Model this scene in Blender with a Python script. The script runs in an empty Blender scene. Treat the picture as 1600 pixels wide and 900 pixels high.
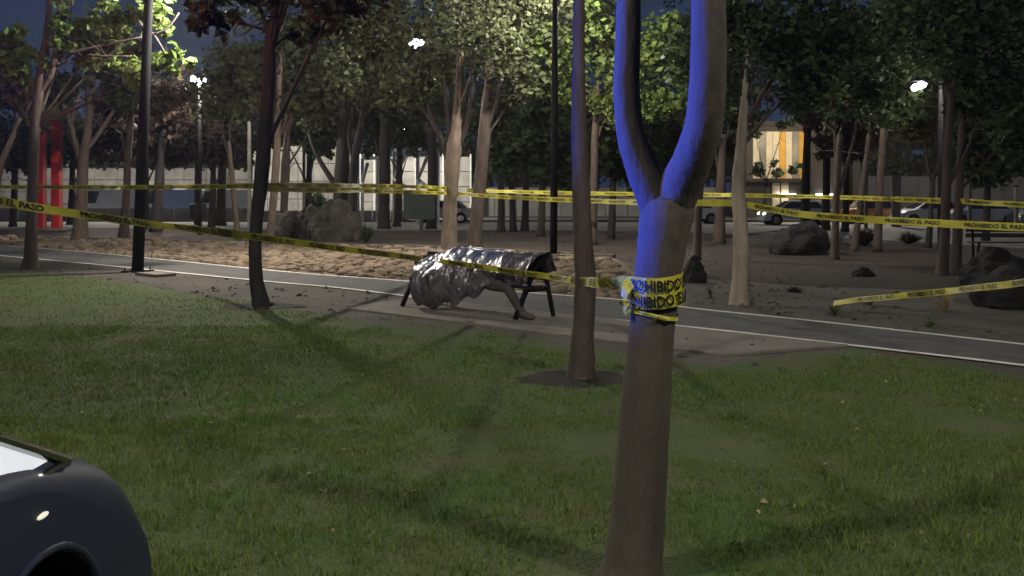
import bpy, math, random
import numpy as np
from mathutils import Vector, noise
random.seed(7); rng = np.random.default_rng(11)
S = bpy.context.scene
COL = S.collection
R = math.radians

# ------------------------------------------------------------------ camera, sky, exposure
F, HZ, CX, H = 1500.0, 310.0, 800.0, 1.6        # focal length in photo pixels, horizon row, centre column, eye height
cd = bpy.data.cameras.new('camera'); cam = bpy.data.objects.new('camera', cd); COL.objects.link(cam)
cam.location = (0, 0, H); cam.rotation_euler = (R(90), 0, 0)
cd.sensor_width = 36; cd.lens = 36*F/1600; cd.shift_y = -(450-HZ)/1600
cd.clip_start = 0.05; cd.clip_end = 1500
S.camera = cam
wd = bpy.data.worlds.new('World'); S.world = wd; wd.use_nodes = True
nt = wd.node_tree; bg = nt.nodes['Background']
sky = nt.nodes.new('ShaderNodeTexSky'); sky.sky_type = 'NISHITA'; sky.sun_disc = False
sky.sun_elevation = R(-4); sky.sun_rotation = R(200)
mixs = nt.nodes.new('ShaderNodeMix'); mixs.data_type = 'RGBA'; mixs.inputs[0].default_value = 0.85
mixs.inputs[7].default_value = (0.10, 0.19, 0.42, 1)      # city night glow
nt.links.new(sky.outputs[0], mixs.inputs[6]); nt.links.new(mixs.outputs[2], bg.inputs[0])
bg.inputs[1].default_value = 0.13
S.view_settings.view_transform = 'Standard'; S.view_settings.look = 'None'
S.view_settings.exposure = 0.5; S.view_settings.gamma = 1.0
S.render.engine = 'CYCLES'
S.cycles.max_bounces = 4; S.cycles.transparent_max_bounces = 6
S.cycles.use_denoising = True
S.cycles.use_adaptive_sampling = True; S.cycles.adaptive_threshold = .04; S.cycles.adaptive_min_samples = 16
S.cycles.sample_clamp_indirect = 4.0

LAMP_W = 2300.0       # watts of a park lamp

def W(px, py, Y): return Vector(((px-CX)/F*Y, Y, H+(HZ-py)/F*Y))
def G(px, py):
    Y = H*F/(py-HZ); return Vector(((px-CX)/F*Y, Y, 0))

# ------------------------------------------------------------------ materials
def nodes_of(m):
    m.use_nodes = True; return m.node_tree, m.node_tree.nodes['Principled BSDF']
def mat(name, c1, c2=None, scale=5, rough=.85, bump=0., metallic=0., stretch=(1,1,1), detail=5, bscale=None, spec=.35, island=0., coat=0.):
    m = bpy.data.materials.new(name); t, b = nodes_of(m); L = t.links
    b.inputs['Roughness'].default_value = rough; b.inputs['Metallic'].default_value = metallic
    b.inputs['Specular IOR Level'].default_value = spec; b.inputs['Coat Weight'].default_value = coat
    if c2 is None: c2 = tuple(x*.75 for x in c1)
    tc = t.nodes.new('ShaderNodeTexCoord'); mp = t.nodes.new('ShaderNodeMapping'); mp.inputs['Scale'].default_value = stretch
    L.new(tc.outputs['Object'], mp.inputs[0])
    n = t.nodes.new('ShaderNodeTexNoise'); n.inputs['Scale'].default_value = scale; n.inputs['Detail'].default_value = detail
    L.new(mp.outputs[0], n.inputs['Vector'])
    r = t.nodes.new('ShaderNodeMapRange'); r.inputs[1].default_value = .3; r.inputs[2].default_value = .7
    L.new(n.outputs['Fac'], r.inputs[0])
    mx = t.nodes.new('ShaderNodeMix'); mx.data_type = 'RGBA'
    mx.inputs[6].default_value = (*c1, 1); mx.inputs[7].default_value = (*c2, 1)
    L.new(r.outputs[0], mx.inputs[0])
    out = mx.outputs[2]
    if island:
        g = t.nodes.new('ShaderNodeNewGeometry'); hs = t.nodes.new('ShaderNodeHueSaturation')
        rr = t.nodes.new('ShaderNodeMapRange'); rr.inputs[3].default_value = 1-island; rr.inputs[4].default_value = 1+island
        L.new(g.outputs['Random Per Island'], rr.inputs[0]); L.new(rr.outputs[0], hs.inputs['Value']); L.new(out, hs.inputs['Color'])
        out = hs.outputs[0]
    L.new(out, b.inputs['Base Color'])
    if bump:
        n2 = t.nodes.new('ShaderNodeTexNoise'); n2.inputs['Scale'].default_value = bscale or scale*4; n2.inputs['Detail'].default_value = 8
        L.new(mp.outputs[0], n2.inputs['Vector'])
        bp = t.nodes.new('ShaderNodeBump'); bp.inputs['Strength'].default_value = min(bump, 1); bp.inputs['Distance'].default_value = .03
        L.new(n2.outputs['Fac'], bp.inputs['Height']); L.new(bp.outputs[0], b.inputs['Normal'])
    return m
def emis(name, col, st):
    m = bpy.data.materials.new(name); t, b = nodes_of(m)
    b.inputs['Base Color'].default_value = (*col, 1); b.inputs['Emission Color'].default_value = (*col, 1)
    b.inputs['Emission Strength'].default_value = st
    return m
def leafmat(name, c1, c2, trans=.35, isl=.45):
    m = mat(name, c1, c2, scale=.6, rough=.65, island=isl, spec=.2)
    t = m.node_tree; b = t.nodes['Principled BSDF']; o = t.nodes['Material Output']
    tr = t.nodes.new('ShaderNodeBsdfTranslucent'); ms = t.nodes.new('ShaderNodeMixShader'); ms.inputs[0].default_value = trans
    src = b.inputs['Base Color'].links[0].from_socket
    t.links.new(src, tr.inputs[0]); t.links.new(b.outputs[0], ms.inputs[1]); t.links.new(tr.outputs[0], ms.inputs[2])
    t.links.new(ms.outputs[0], o.inputs[0])
    return m

M = {}
M['ground'] = mat('dirt', (.078,.067,.057), (.045,.039,.034), .8, .95, .6, bscale=14)
M['lawn'] = mat('lawn_soil', (.045,.08,.02), (.08,.078,.034), 1.6, .95, 1, bscale=40)
M['asphalt'] = mat('path_asphalt', (.085,.082,.082), (.062,.06,.062), 3, .85, .35, bscale=90)
M['line'] = mat('line_paint', (.68,.66,.60), (.45,.44,.40), 6, .7, .2, bscale=60)
M['concrete'] = mat('concrete', (.18,.155,.135), (.11,.097,.085), 2.2, .9, .3, bscale=40)
M['pave'] = mat('far_paving', (.21,.20,.18), (.15,.142,.13), 1.2, .9, .3)
M['mulch'] = mat('mulch', (.038,.025,.021), (.018,.013,.011), 1.2, .95, 1, bscale=25)
M['stonebed'] = mat('rubble_bed', (.15,.11,.075), (.09,.065,.045), 3, .95, 1, bscale=20)
M['stone'] = mat('sandstone', (.22,.165,.115), (.12,.09,.065), 1.2, .92, .6, bscale=18, island=.4)
M['boulder'] = mat('boulder_rock', (.013,.012,.012), (.008,.0075,.008), 1.4, .92, .9, bscale=6)  # near-black: the shade on the right-hand boulders is put into the colour
M['bark'] = mat('bark_brown', (.07,.05,.042), (.04,.03,.026), 5, .92, .8, stretch=(2.2,2.2,.6), bscale=14)
M['bark_pale'] = mat('bark_pale', (.165,.125,.095), (.095,.072,.056), 4, .9, .7, stretch=(2.2,2.2,.6), bscale=12)
M['bark_cream'] = mat('bark_cream', (.30,.245,.19), (.19,.155,.12), 4, .9, .7, stretch=(2.2,2.2,.6), bscale=12)
M['bark_dark'] = mat('bark_dark', (.026,.022,.021), (.015,.013,.013), 4, .92, .8, stretch=(2,2,.5), bscale=12)
M['bark_near'] = mat('bark_near', (.07,.056,.043), (.05,.041,.033), 3.5, .9, .35, stretch=(1.6,1.6,.7), bscale=16)
M['leaf_a'] = leafmat('leaf_green', (.075,.12,.03), (.11,.13,.04))
M['leaf_b'] = leafmat('leaf_olive', (.048,.062,.026), (.042,.048,.022))
M['leaf_c'] = leafmat('leaf_dark', (.038,.062,.026), (.05,.068,.03))
M['leaf_d'] = leafmat('leaf_brown', (.085,.055,.044), (.06,.045,.034))  # brown leaf, reddened to carry the red beacon's tint
M['leaf_e'] = leafmat('leaf_bright', (.085,.14,.03), (.12,.15,.045))
M['grass'] = leafmat('grass_blade', (.068,.138,.026), (.135,.158,.042), .25, .45)
M['dry'] = mat('dry_leaf', (.30,.22,.11), (.16,.10,.05), 3, .8, island=.4)
M['tape'] = mat('tape_yellow', (.45,.40,.035), (.32,.285,.03), 3, .5, .1, spec=.35)
M['ink'] = mat('tape_ink', (.012,.012,.012), None, 5, .5)
M['black'] = mat('black_metal', (.006,.006,.008), (.009,.009,.011), 6, .8, .1, spec=.1)
M['plank'] = mat('bench_plank', (.035,.03,.028), (.02,.018,.018), 5, .6, .3, stretch=(.4,4,4))
M['foil'] = mat('silver_foil', (.90,.86,.88), (.80,.75,.78), 6, .34, .12, metallic=1, bscale=14)
M['cover'] = mat('dark_sheet', (.16,.135,.155), (.09,.078,.09), 4, .36, .15, metallic=.4, spec=.6, bscale=10)
M['cloth'] = mat('brown_cloth', (.06,.05,.046), (.042,.036,.034), 9, .9, .3)
M['shoe'] = mat('shoe', (.07,.06,.055), None, 9, .7)
M['polecream'] = mat('dark_cream_paint', (.20,.19,.16), (.15,.14,.12), 2, .8)  # one even, darker cream for the poles
M['white'] = mat('white_paint', (.62,.62,.60), (.5,.5,.48), 2, .6, .1)
M['wallpale'] = mat('pale_wall', (.34,.325,.30), (.17,.165,.155), .7, .85, .15)
M['wallgrey'] = mat('grey_wall', (.22,.215,.205), (.16,.155,.15), .9, .9, .2)
M['walldark'] = mat('dark_render', (.07,.065,.06), (.045,.042,.04), .9, .9, .2)
M['cream'] = mat('cream_panel', (.62,.55,.42), (.52,.46,.36), 1.2, .8)
M['yellow'] = mat('yellow_panel', (.62,.36,.06), (.5,.28,.05), 1.2, .8)
M['roof'] = mat('dark_roof', (.04,.035,.035), None, 2, .9)
M['red'] = mat('red_paint', (.36,.018,.022), (.26,.012,.016), 2, .5, .05)
M['navy'] = mat('navy_paint', (.022,.027,.052), (.018,.022,.043), 1, .5, coat=.05)
M['carwhite'] = mat('white_car_paint', (.6,.6,.58), (.55,.55,.54), 1, .3, coat=.6)
M['cargrey'] = mat('grey_car_paint', (.22,.22,.23), None, 1, .3, coat=.6)
M['carorange'] = mat('orange_car_paint', (.5,.17,.03), None, 1, .35, coat=.6)
M['carblue'] = mat('blue_van_paint', (.26,.36,.6), None, 1, .35, coat=.5)
M['glass'] = mat('dark_glass', (.012,.014,.018), None, 1, .06, spec=.8)
M['rubber'] = mat('tyre_rubber', (.012,.012,.013), None, 8, .8)
M['under'] = mat('underbody', (.006,.006,.009), None, 3, .9)
M['alloy'] = mat('wheel_alloy', (.35,.35,.36), None, 3, .35, metallic=1)
M['chrome'] = mat('chrome_trim', (.75,.75,.77), None, 3, .18, metallic=1)
M['led'] = emis('led_white', (.93,.97,1.0), 16)
M['ledwarm'] = emis('led_warm', (1,.93,.75), 9)
M['repeater'] = emis('repeater_lens', (1,.95,.75), .3)
M['glintglass'] = emis('window_glint', (.86,.9,1.0), .28)  # glowing pane stands in for a lamp reflection on the glass
M['lampred'] = emis('beacon_red', (1,.02,.02), 6)
M['lampblue'] = emis('beacon_blue', (.03,.06,1), 6)
M['tail'] = mat('tail_lens', (.3,.01,.01), None, 3, .2)
M['bin'] = mat('dark_green_steel', (.02,.03,.028), None, 4, .6)

# ------------------------------------------------------------------ mesh helpers
def raw(name, v, f, m, parent=None, smooth=False):
    me = bpy.data.meshes.new(name)
    v = np.asarray(v, dtype=np.float32)
    if isinstance(f, np.ndarray):
        n, k = f.shape
        me.vertices.add(len(v)); me.vertices.foreach_set('co', v.ravel())
        me.loops.add(n*k); me.loops.foreach_set('vertex_index', f.astype(np.int32).ravel())
        me.polygons.add(n); me.polygons.foreach_set('loop_start', np.arange(n, dtype=np.int32)*k)
        me.update(calc_edges=True)
    else:
        me.from_pydata(v.tolist(), [], f); me.update()
    if smooth: me.polygons.foreach_set('use_smooth', np.ones(len(me.polygons), dtype=bool))
    me.materials.append(m)
    o = bpy.data.objects.new(name, me); COL.objects.link(o)
    if parent: o.parent = parent
    return o
class MB:
    def __init__(s): s.v = []; s.f = []
    def add(s, v, f):
        o = len(s.v); s.v += [tuple(x) for x in v]; s.f += [tuple(i+o for i in q) for q in f]; return s
    def box(s, c, d, u=(1,0,0), w=None):
        u = Vector(u).normalized(); w = Vector(w).normalized() if w else Vector((0,0,1)); n = w.cross(u).normalized(); c = Vector(c)
        vs = [c+u*(i*d[0]/2)+n*(j*d[1]/2)+w*(k*d[2]/2) for i in (-1,1) for j in (-1,1) for k in (-1,1)]
        return s.add(vs, [(0,1,3,2),(4,6,7,5),(0,4,5,1),(2,3,7,6),(0,2,6,4),(1,5,7,3)])
    def bar(s, a, b, w, h=None):
        a = Vector(a); b = Vector(b); u = (b-a)
        up = Vector((0,0,1)) if abs(u.normalized().z) < .95 else Vector((0,1,0))
        n = up.cross(u).normalized(); w2 = u.cross(n).normalized()
        return s.box((a+b)/2, (u.length, w, h or w), u, w2)
    def tube(s, pts, rad, seg=10, jit=0., cap=True):
        pts = [Vector(p) for p in pts]; n = len(pts)
        ref = Vector((1,0,0)); rings = []
        for i, p in enumerate(pts):
            d = (pts[min(i+1,n-1)]-pts[max(i-1,0)]).normalized()
            a = ref - d*ref.dot(d)
            if a.length < .1: a = Vector((0,1,0)) - d*d.y
            a.normalize(); ref = a; b = d.cross(a); rg = []
            for k in range(seg):
                t = 2*math.pi*k/seg; r = rad[i]
                if jit: r *= 1+jit*noise.noise(Vector((math.cos(t)*1.3, math.sin(t)*1.3, i*.45))+p*.37)
                rg.append(p+a*(r*math.cos(t))+b*(r*math.sin(t)))
            rings.append(rg)
        v = [q for r in rings for q in r]
        f = [(i*seg+k, i*seg+(k+1)%seg, (i+1)*seg+(k+1)%seg, (i+1)*seg+k) for i in range(n-1) for k in range(seg)]
        if cap: f += [tuple(range(seg))[::-1], tuple((n-1)*seg+k for k in range(seg))]
        return s.add(v, f)
    def ball(s, c, r, seg=10, rings=6, sq=(1,1,1)):
        c = Vector(c); v = []
        for i in range(rings+1):
            p = math.pi*i/rings
            for k in range(seg):
                t = 2*math.pi*k/seg
                v.append(c+Vector((r*sq[0]*math.sin(p)*math.cos(t), r*sq[1]*math.sin(p)*math.sin(t), r*sq[2]*math.cos(p))))
        return s.add(v, [(i*seg+k, (i+1)*seg+k, (i+1)*seg+(k+1)%seg, i*seg+(k+1)%seg) for i in range(rings) for k in range(seg)])
    def build(s, name, m, parent=None, smooth=False): return raw(name, s.v, s.f, m, parent, smooth)
def spline(pts, n):
    P = [np.array(p, float) for p in pts]; P = [2*P[0]-P[1]]+P+[2*P[-1]-P[-2]]; out = []
    for i in range(1, len(P)-2):
        for k in range(n):
            t = k/n; a, b, c, d = P[i-1], P[i], P[i+1], P[i+2]
            out.append(.5*(2*b+(c-a)*t+(2*a-5*b+4*c-d)*t*t+(3*b-a-3*c+d)*t**3))
    out.append(P[-2]); return out
def tag(o, label, cat, group=None):
    o['label'] = label; o['category'] = cat
    if group: o['group'] = group
    return o
def thing(name, label, cat, loc=(0,0,0), group=None):
    o = bpy.data.objects.new(name, None); o.empty_display_size = .2; COL.objects.link(o); o.location = loc
    return tag(o, label, cat, group)
def kid(o, p):       # parent keeping the world place (things only have a location)
    o.parent = p; o.matrix_parent_inverse = p.matrix_basis.inverted(); return o
def part(mb, name, m, p, smooth=False): return kid(mb.build(name, m, None, smooth), p)
def struct(o): o['kind'] = 'structure'; return o
def sheet(name, pts, z, m, wob=0.):
    pts = [Vector((p[0], p[1], z)) for p in pts]
    return struct(raw(name, pts, [tuple(range(len(pts)))], m))

# ------------------------------------------------------------------ the ground
struct(raw('ground', [(-400,-40,0),(400,-40,0),(400,700,0),(-400,700,0)], [(0,1,2,3)], M['ground']))
near_line = [G(-420,361), G(0,400), G(150,414), G(400,439), G(522,450), G(623,462), G(714,474), G(899,495), G(979,503), G(1100,515), G(1319,540), G(1600,573), G(1900,612)]
far_line = [G(-420,352), G(0,384), G(150,396), G(390,420), G(500,430), G(644,441), G(730,449), G(822,458), G(973,470), G(1100,485), G(1281,504), G(1600,540), G(1900,575)]
def smoothline(L, n=6):
    return [Vector(p) for p in spline([tuple(p) for p in L], n)]
NL, FL = smoothline(near_line), smoothline(far_line)
def strip(name, A, B, z, m):
    v = [Vector((p.x,p.y,z)) for p in A]+[Vector((p.x,p.y,z)) for p in B]; n = len(A)
    return struct(raw(name, v, [(i,i+1,n+i+1,n+i) for i in range(n-1)], m))
strip('jogging_path', NL, FL, .012, M['asphalt'])
def offset(L, d):
    out = []
    for i, p in enumerate(L):
        t = (L[min(i+1,len(L)-1)]-L[max(i-1,0)]); t.z = 0; t.normalize(); out.append(p+Vector((t.y,-t.x,0))*d)
    return out
strip('near_edge_line', offset(NL,.055), offset(NL,-.055), .016, M['line'])
strip('far_edge_line', offset(FL,.05), offset(FL,-.05), .016, M['line'])
# lawn
lawn_edge = [G(-700,420), G(-200,413), G(0,424), G(60,428), G(150,436), G(230,447), G(320,463), G(420,474), G(480,488), G(560,500), G(660,510), G(720,512), G(820,526), G(900,541), G(1000,552), G(1120,572), G(1190,560), G(1330,547), G(1460,562), G(1600,588), G(1900,630), G(2600,720)]
LE = smoothline(lawn_edge, 5)
for p in LE[6:-6]: p.x += random.uniform(-.06,.06); p.y += random.uniform(-.12,.12)
sheet('lawn', [(-30,-3,0),(30,-3,0)]+[tuple(p) for p in reversed(LE)], .004, M['lawn'])
def disc(name, x, y, r, z, m, k=44):
    pts = [(x+r*random.uniform(.86,1.1)*(1+.3*noise.noise(Vector((math.cos(a)*1.4,math.sin(a)*1.4,x))))*math.cos(a)*1.15, y+r*.85*(1+.22*noise.noise(Vector((math.cos(a),math.sin(a)*2,y))))*math.sin(a), 0) for a in [2*math.pi*i/k for i in range(k)]]
    sheet(name, pts, z, m)
M['darksoil'] = mat('damp_soil', (.02,.015,.012), (.011,.009,.008), 6, .95, 1, bscale=30)
disc('soil_ring', .62, 8.5, .44, .009, M['darksoil']); disc('soil_ring', -3.7, 14.2, .5, .009, M['darksoil'])
# bench slab: kerbed concrete pad between lawn and path
pa, pb = G(540,484), G(1128,557); pc, pd = G(1325,542.5), G(640,466.5)
sl = MB(); base = [Vector((p.x,p.y,0)) for p in (pa,pb,pc,pd)]; top = [p+Vector((0,0,.03)) for p in base]
sl.add(base+top, [(4,5,6,7),(0,1,5,4),(1,2,6,5),(2,3,7,6),(3,0,4,7)])
o = sl.build('bench_slab', M['concrete']); struct(o)
bv = o.modifiers.new('bevel','BEVEL'); bv.width = .008; bv.segments = 2
# rubble bed, mulch, far paving
back_kerb = [G(-420,358), G(0,372), G(200,377), G(420,383), G(640,388), G(780,394), G(900,401), G(960,404)]
BK = smoothline(back_kerb, 5)
bed = [p for p in FL if p.x < 2.6]
sheet('rubble_bed', [tuple(p+Vector((0.03,.1,0))) for p in bed]+[tuple(p) for p in reversed(BK)], .008, M['stonebed'])
kb = MB()
for i in range(len(BK)-1): kb.bar(BK[i]+Vector((0,.08,.05)), BK[i+1]+Vector((0,.08,.05)), .14, .1)
struct(kb.build('bed_kerb', M['concrete']))
sheet('mulch_bed', [tuple(p+Vector((0,.2,0))) for p in BK]+[tuple(x) for x in (G(1060,432),G(1240,446),G(1420,452),G(1640,440),G(1640,392),G(1420,378),G(1180,366),G(900,361),G(560,360),G(200,357),G(-420,352))], .006, M['mulch'])
sheet('plaza_paving', [tuple(x) for x in (G(-420,351.4),G(200,356.4),G(560,359.4),G(900,360.4),G(1180,365.4),G(1420,377.2),G(1640,391))]+[(80,60,0),(80,44,0),(-80,44,0)][:0]+[(70,62,0),(-60,66,0)], .010, M['pave'])
sheet('far_road', [(-120,68,0),(120,63,0),(120,74,0),(-120,80,0)], .014, M['asphalt'])
fk = MB(); fk.bar((-120,67.6,.07),(120,62.6,.07),.3,.14); struct(fk.build('far_kerb', M['concrete']))

# rubble stones: the largest 300 are parts, the rest one part
bedobj = bpy.data.objects['rubble_bed']
def stone_mesh(k):
    r = random.Random(k); v = []; mb = MB(); n = 7
    rad = [r.uniform(.75,1.15) for _ in range(n)]
    for z, s in ((0,1.0),(.55,.95),(.85,.6)):
        for i in range(n):
            t = 2*math.pi*i/n; v.append((rad[i]*s*math.cos(t)*r.uniform(.94,1.06), rad[i]*s*math.sin(t), z*r.uniform(.85,1.15)))
    f = [(j*n+i, j*n+(i+1)%n, (j+1)*n+(i+1)%n, (j+1)*n+i) for j in range(2) for i in range(n)]+[tuple(range(2*n,3*n))]
    me = bpy.data.meshes.new('stone'); me.from_pydata(v, [], f); me.update(); me.materials.append(M['stone']); return me
SM = [stone_mesh(k) for k in range(9)]
def lerpline(L, x):
    for i in range(len(L)-1):
        if L[i].x <= x <= L[i+1].x:
            t = (x-L[i].x)/(L[i+1].x-L[i].x+1e-9); return L[i].y+(L[i+1].y-L[i].y)*t
    return None
cand = []; cells = {}
tries = 0
while tries < 26000:
    tries += 1
    x = random.uniform(-26, 2.4); a = lerpline(FL, x); b = lerpline(BK, x)
    if a is None or b is None or b-a < .5: continue
    y = random.uniform(a+.25, b-.12); s = random.choice((.05,.07,.09,.12,.16,.22,.27))*random.uniform(.8,1.15)
    if random.random() > min(1, (26/y)**2): s *= 1.1
    ok = True; cx, cy = int(x/.5), int(y/.5)
    for ix in (-1,0,1):
        for iy in (-1,0,1):
            for (qx,qy,qs) in cells.get((cx+ix,cy+iy),()):
                if (qx-x)**2+(qy-y)**2 < (.78*(qs+s))**2: ok = False; break
            if not ok: break
        if not ok: break
    if ok: cells.setdefault((cx,cy),[]).append((x,y,s)); cand.append((s/y*(1 if abs(x/y) < .55 else .2), x, y, s))
cand.sort(reverse=True)
rest_v, rest_f, off = [], [], 0
for i, (_, x, y, s) in enumerate(cand):
    me = random.choice(SM); rz = random.uniform(0, 6.28); hz = s*random.uniform(.35,.75); tilt = random.uniform(-.2,.2)
    if i < 300:
        o = bpy.data.objects.new('stone', me); COL.objects.link(o)
        o.location = (x,y,.0); o.rotation_euler = (tilt, random.uniform(-.2,.2), rz); o.scale = (s, s*random.uniform(.65,1), hz); o.parent = bedobj
    else:
        c, sn = math.cos(rz), math.sin(rz)
        for q in me.vertices: rest_v.append((x+s*(q.co.x*c-q.co.y*sn), y+s*.85*(q.co.x*sn+q.co.y*c), q.co.z*hz+.004))
        for p in me.polygons: rest_f.append(tuple(off+k for k in p.vertices))
        off += len(me.vertices)
o = raw('small_stones', rest_v, rest_f, M['stone'], bedobj); o['kind'] = 'stuff'

# ------------------------------------------------------------------ lawn grass
def edge_y(x):
    y = lerpline(LE, x); return 99 if y is None else y
ex = np.array([p.x for p in LE]); ey = np.array([p.y for p in LE]); order = np.argsort(ex); ex, ey = ex[order], ey[order]
def blades(n, y0, y1, spread, hgt, wid, seed, over=0.):
    r = np.random.default_rng(seed)
    y = y0+(y1-y0)*r.random(n)**.85; x = (r.random(n)*2-1)*(spread*y+1.0)
    lim = np.interp(x, ex, ey)
    nz = np.array([noise.noise(Vector((a*.55,b*.55,3.1)))+.55*noise.noise(Vector((a*1.7,b*1.7,9.))) for a,b in zip(x,y)])
    keep = (y < lim-.05+over*r.random(n)**2) & (nz > -.30-.40*r.random(n))
    # worn soil along the edge
    keep &= ~((y > lim-.9) & (nz+.25*r.random(n) < .02+.35*np.clip((y-lim+.9)/.9,0,1)))
    # bare soil rings round trunks and the near car's street side
    for (tx,ty,tr) in ((.50,4.05,.42),(.61,8.57,.55),(-3.75,14.3,.5)):
        keep &= ((x-tx)**2+(y-ty)**2 > (tr*(.75+.5*r.random(n)))**2)
    x, y, nz = x[keep], y[keep], nz[keep]; n = len(x)
    n2 = np.array([noise.noise(Vector((a*5.5,b*5.5,6.7))) for a,b in zip(x,y)])
    h = hgt*(.5+.8*r.random(n))*(1+.6*nz)*(1+.8*n2); w = wid*(.7+.6*r.random(n)); a = r.random(n)*6.283
    lx, ly = (r.random(n)-.5)*1.3*h, (r.random(n)-.5)*1.3*h
    v = np.empty((n,3,3), np.float32)
    v[:,0] = np.stack([x-np.cos(a)*w, y-np.sin(a)*w, np.zeros(n)],1)
    v[:,1] = np.stack([x+np.cos(a)*w, y+np.sin(a)*w, np.zeros(n)],1)
    v[:,2] = np.stack([x+lx, y+ly, h],1)
    return v.reshape(-1,3)
gv = np.concatenate([blades(130000, 2.4, 7, .62, .034, .0035, 1), blades(130000, 6, 12, .62, .032, .005, 2, .5), blades(80000, 11, 24, .62, .028, .008, 3, .9)])
o = raw('lawn_grass', gv, np.arange(len(gv)).reshape(-1,3), M['grass']); o['kind'] = 'stuff'; o['label'] = 'short mown lawn grass'
# fallen dry leaves (nobody could count them)
lv, lf = [], []
for i in range(330):
    y = random.uniform(2.8, 15)**1.0; x = random.uniform(-.58,.58)*y
    if y > edge_y(x)+2.2: continue
    s = random.uniform(.010,.026); a = random.uniform(0,6.28); z = random.uniform(.015,.032); k = len(lv)
    for (u,w,q) in ((-1,0,.004),(0,.5,.012),(1,0,.0),(0,-.5,.010)):
        lv.append((x+s*(u*math.cos(a)-w*math.sin(a)), y+s*(u*math.sin(a)+w*math.cos(a)), z+q*random.uniform(0,2)))
    lf.append((k,k+1,k+2,k+3))
o = raw('fallen_leaves', lv, lf, M['dry']); o['kind'] = 'stuff'; o['label'] = 'dry leaves scattered over the lawn'

cv, cf = [], []
for i in range(5200):
    y = random.uniform(9, 30); x = random.uniform(-.58,.6)*y
    a_ = lerpline(FL, x); ln_ = lerpline(NL, x)
    if a_ is None or ln_ is None: continue
    if not ((x > 1.5 and y > a_+.15) or (edge_y(x)-.3 < y < ln_-.12 and random.random() < .6)): continue
    if x < 2.6 and y > a_: continue
    s_ = random.choice((.012,.018,.025,.04))*random.uniform(.7,1.5); k = len(cv)
    for (p_,q_,r_) in ((-1,-.7,0),(.9,-.8,0),(1,.8,0),(-.8,.9,0),(random.uniform(-.3,.3),random.uniform(-.3,.3),.9)):
        cv.append((x+s_*p_*random.uniform(.7,1.2), y+s_*q_*random.uniform(.7,1.2), .004+s_*r_*random.uniform(.5,1)))
    cf += [(k,k+1,k+4),(k+1,k+2,k+4),(k+2,k+3,k+4),(k+3,k,k+4)]
M['clod'] = mat('dirt_clod', (.11,.095,.08), (.05,.042,.036), 2, .95, island=.5)
o = raw('dirt_clods', cv, cf, M['clod']); o['kind'] = 'stuff'; o['label'] = 'clods and litter on the bare dirt along the path'
# ------------------------------------------------------------------ trees
def leafcloud(blobs, size, seed, dens=1.):
    r = np.random.default_rng(seed); C, U = [], []
    for (c, rad, n) in blobs:
        n = int(n*dens); k = max(5, n//26)
        d = r.normal(size=(k,3)); d /= np.linalg.norm(d,axis=1)[:,None]
        sub = np.array(c)+d*(r.random(k)**.45)[:,None]*rad*np.array([1,1,.8])
        idx = r.integers(0,k,n)
        C.append(sub[idx]+r.normal(size=(n,3))*rad*.13)
    C = np.concatenate(C); n = len(C)
    d = r.normal(size=(n,3)); d[:,2] = d[:,2]*.5-.35; d /= np.linalg.norm(d,axis=1)[:,None]
    e = r.normal(size=(n,3)); e -= d*(e*d).sum(1)[:,None]; e /= np.linalg.norm(e,axis=1)[:,None]
    nn = np.cross(d,e); s = size*(.55+.8*r.random(n))[:,None]
    v = np.empty((n,4,3), np.float32)
    v[:,0] = C-d*s*.5; v[:,1] = C+e*s*.32+nn*s*.08; v[:,2] = C+d*s*.5; v[:,3] = C-e*s*.32+nn*s*.08
    return v.reshape(-1,3), np.arange(n*4).reshape(-1,4)
TSEED = [100]
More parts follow.
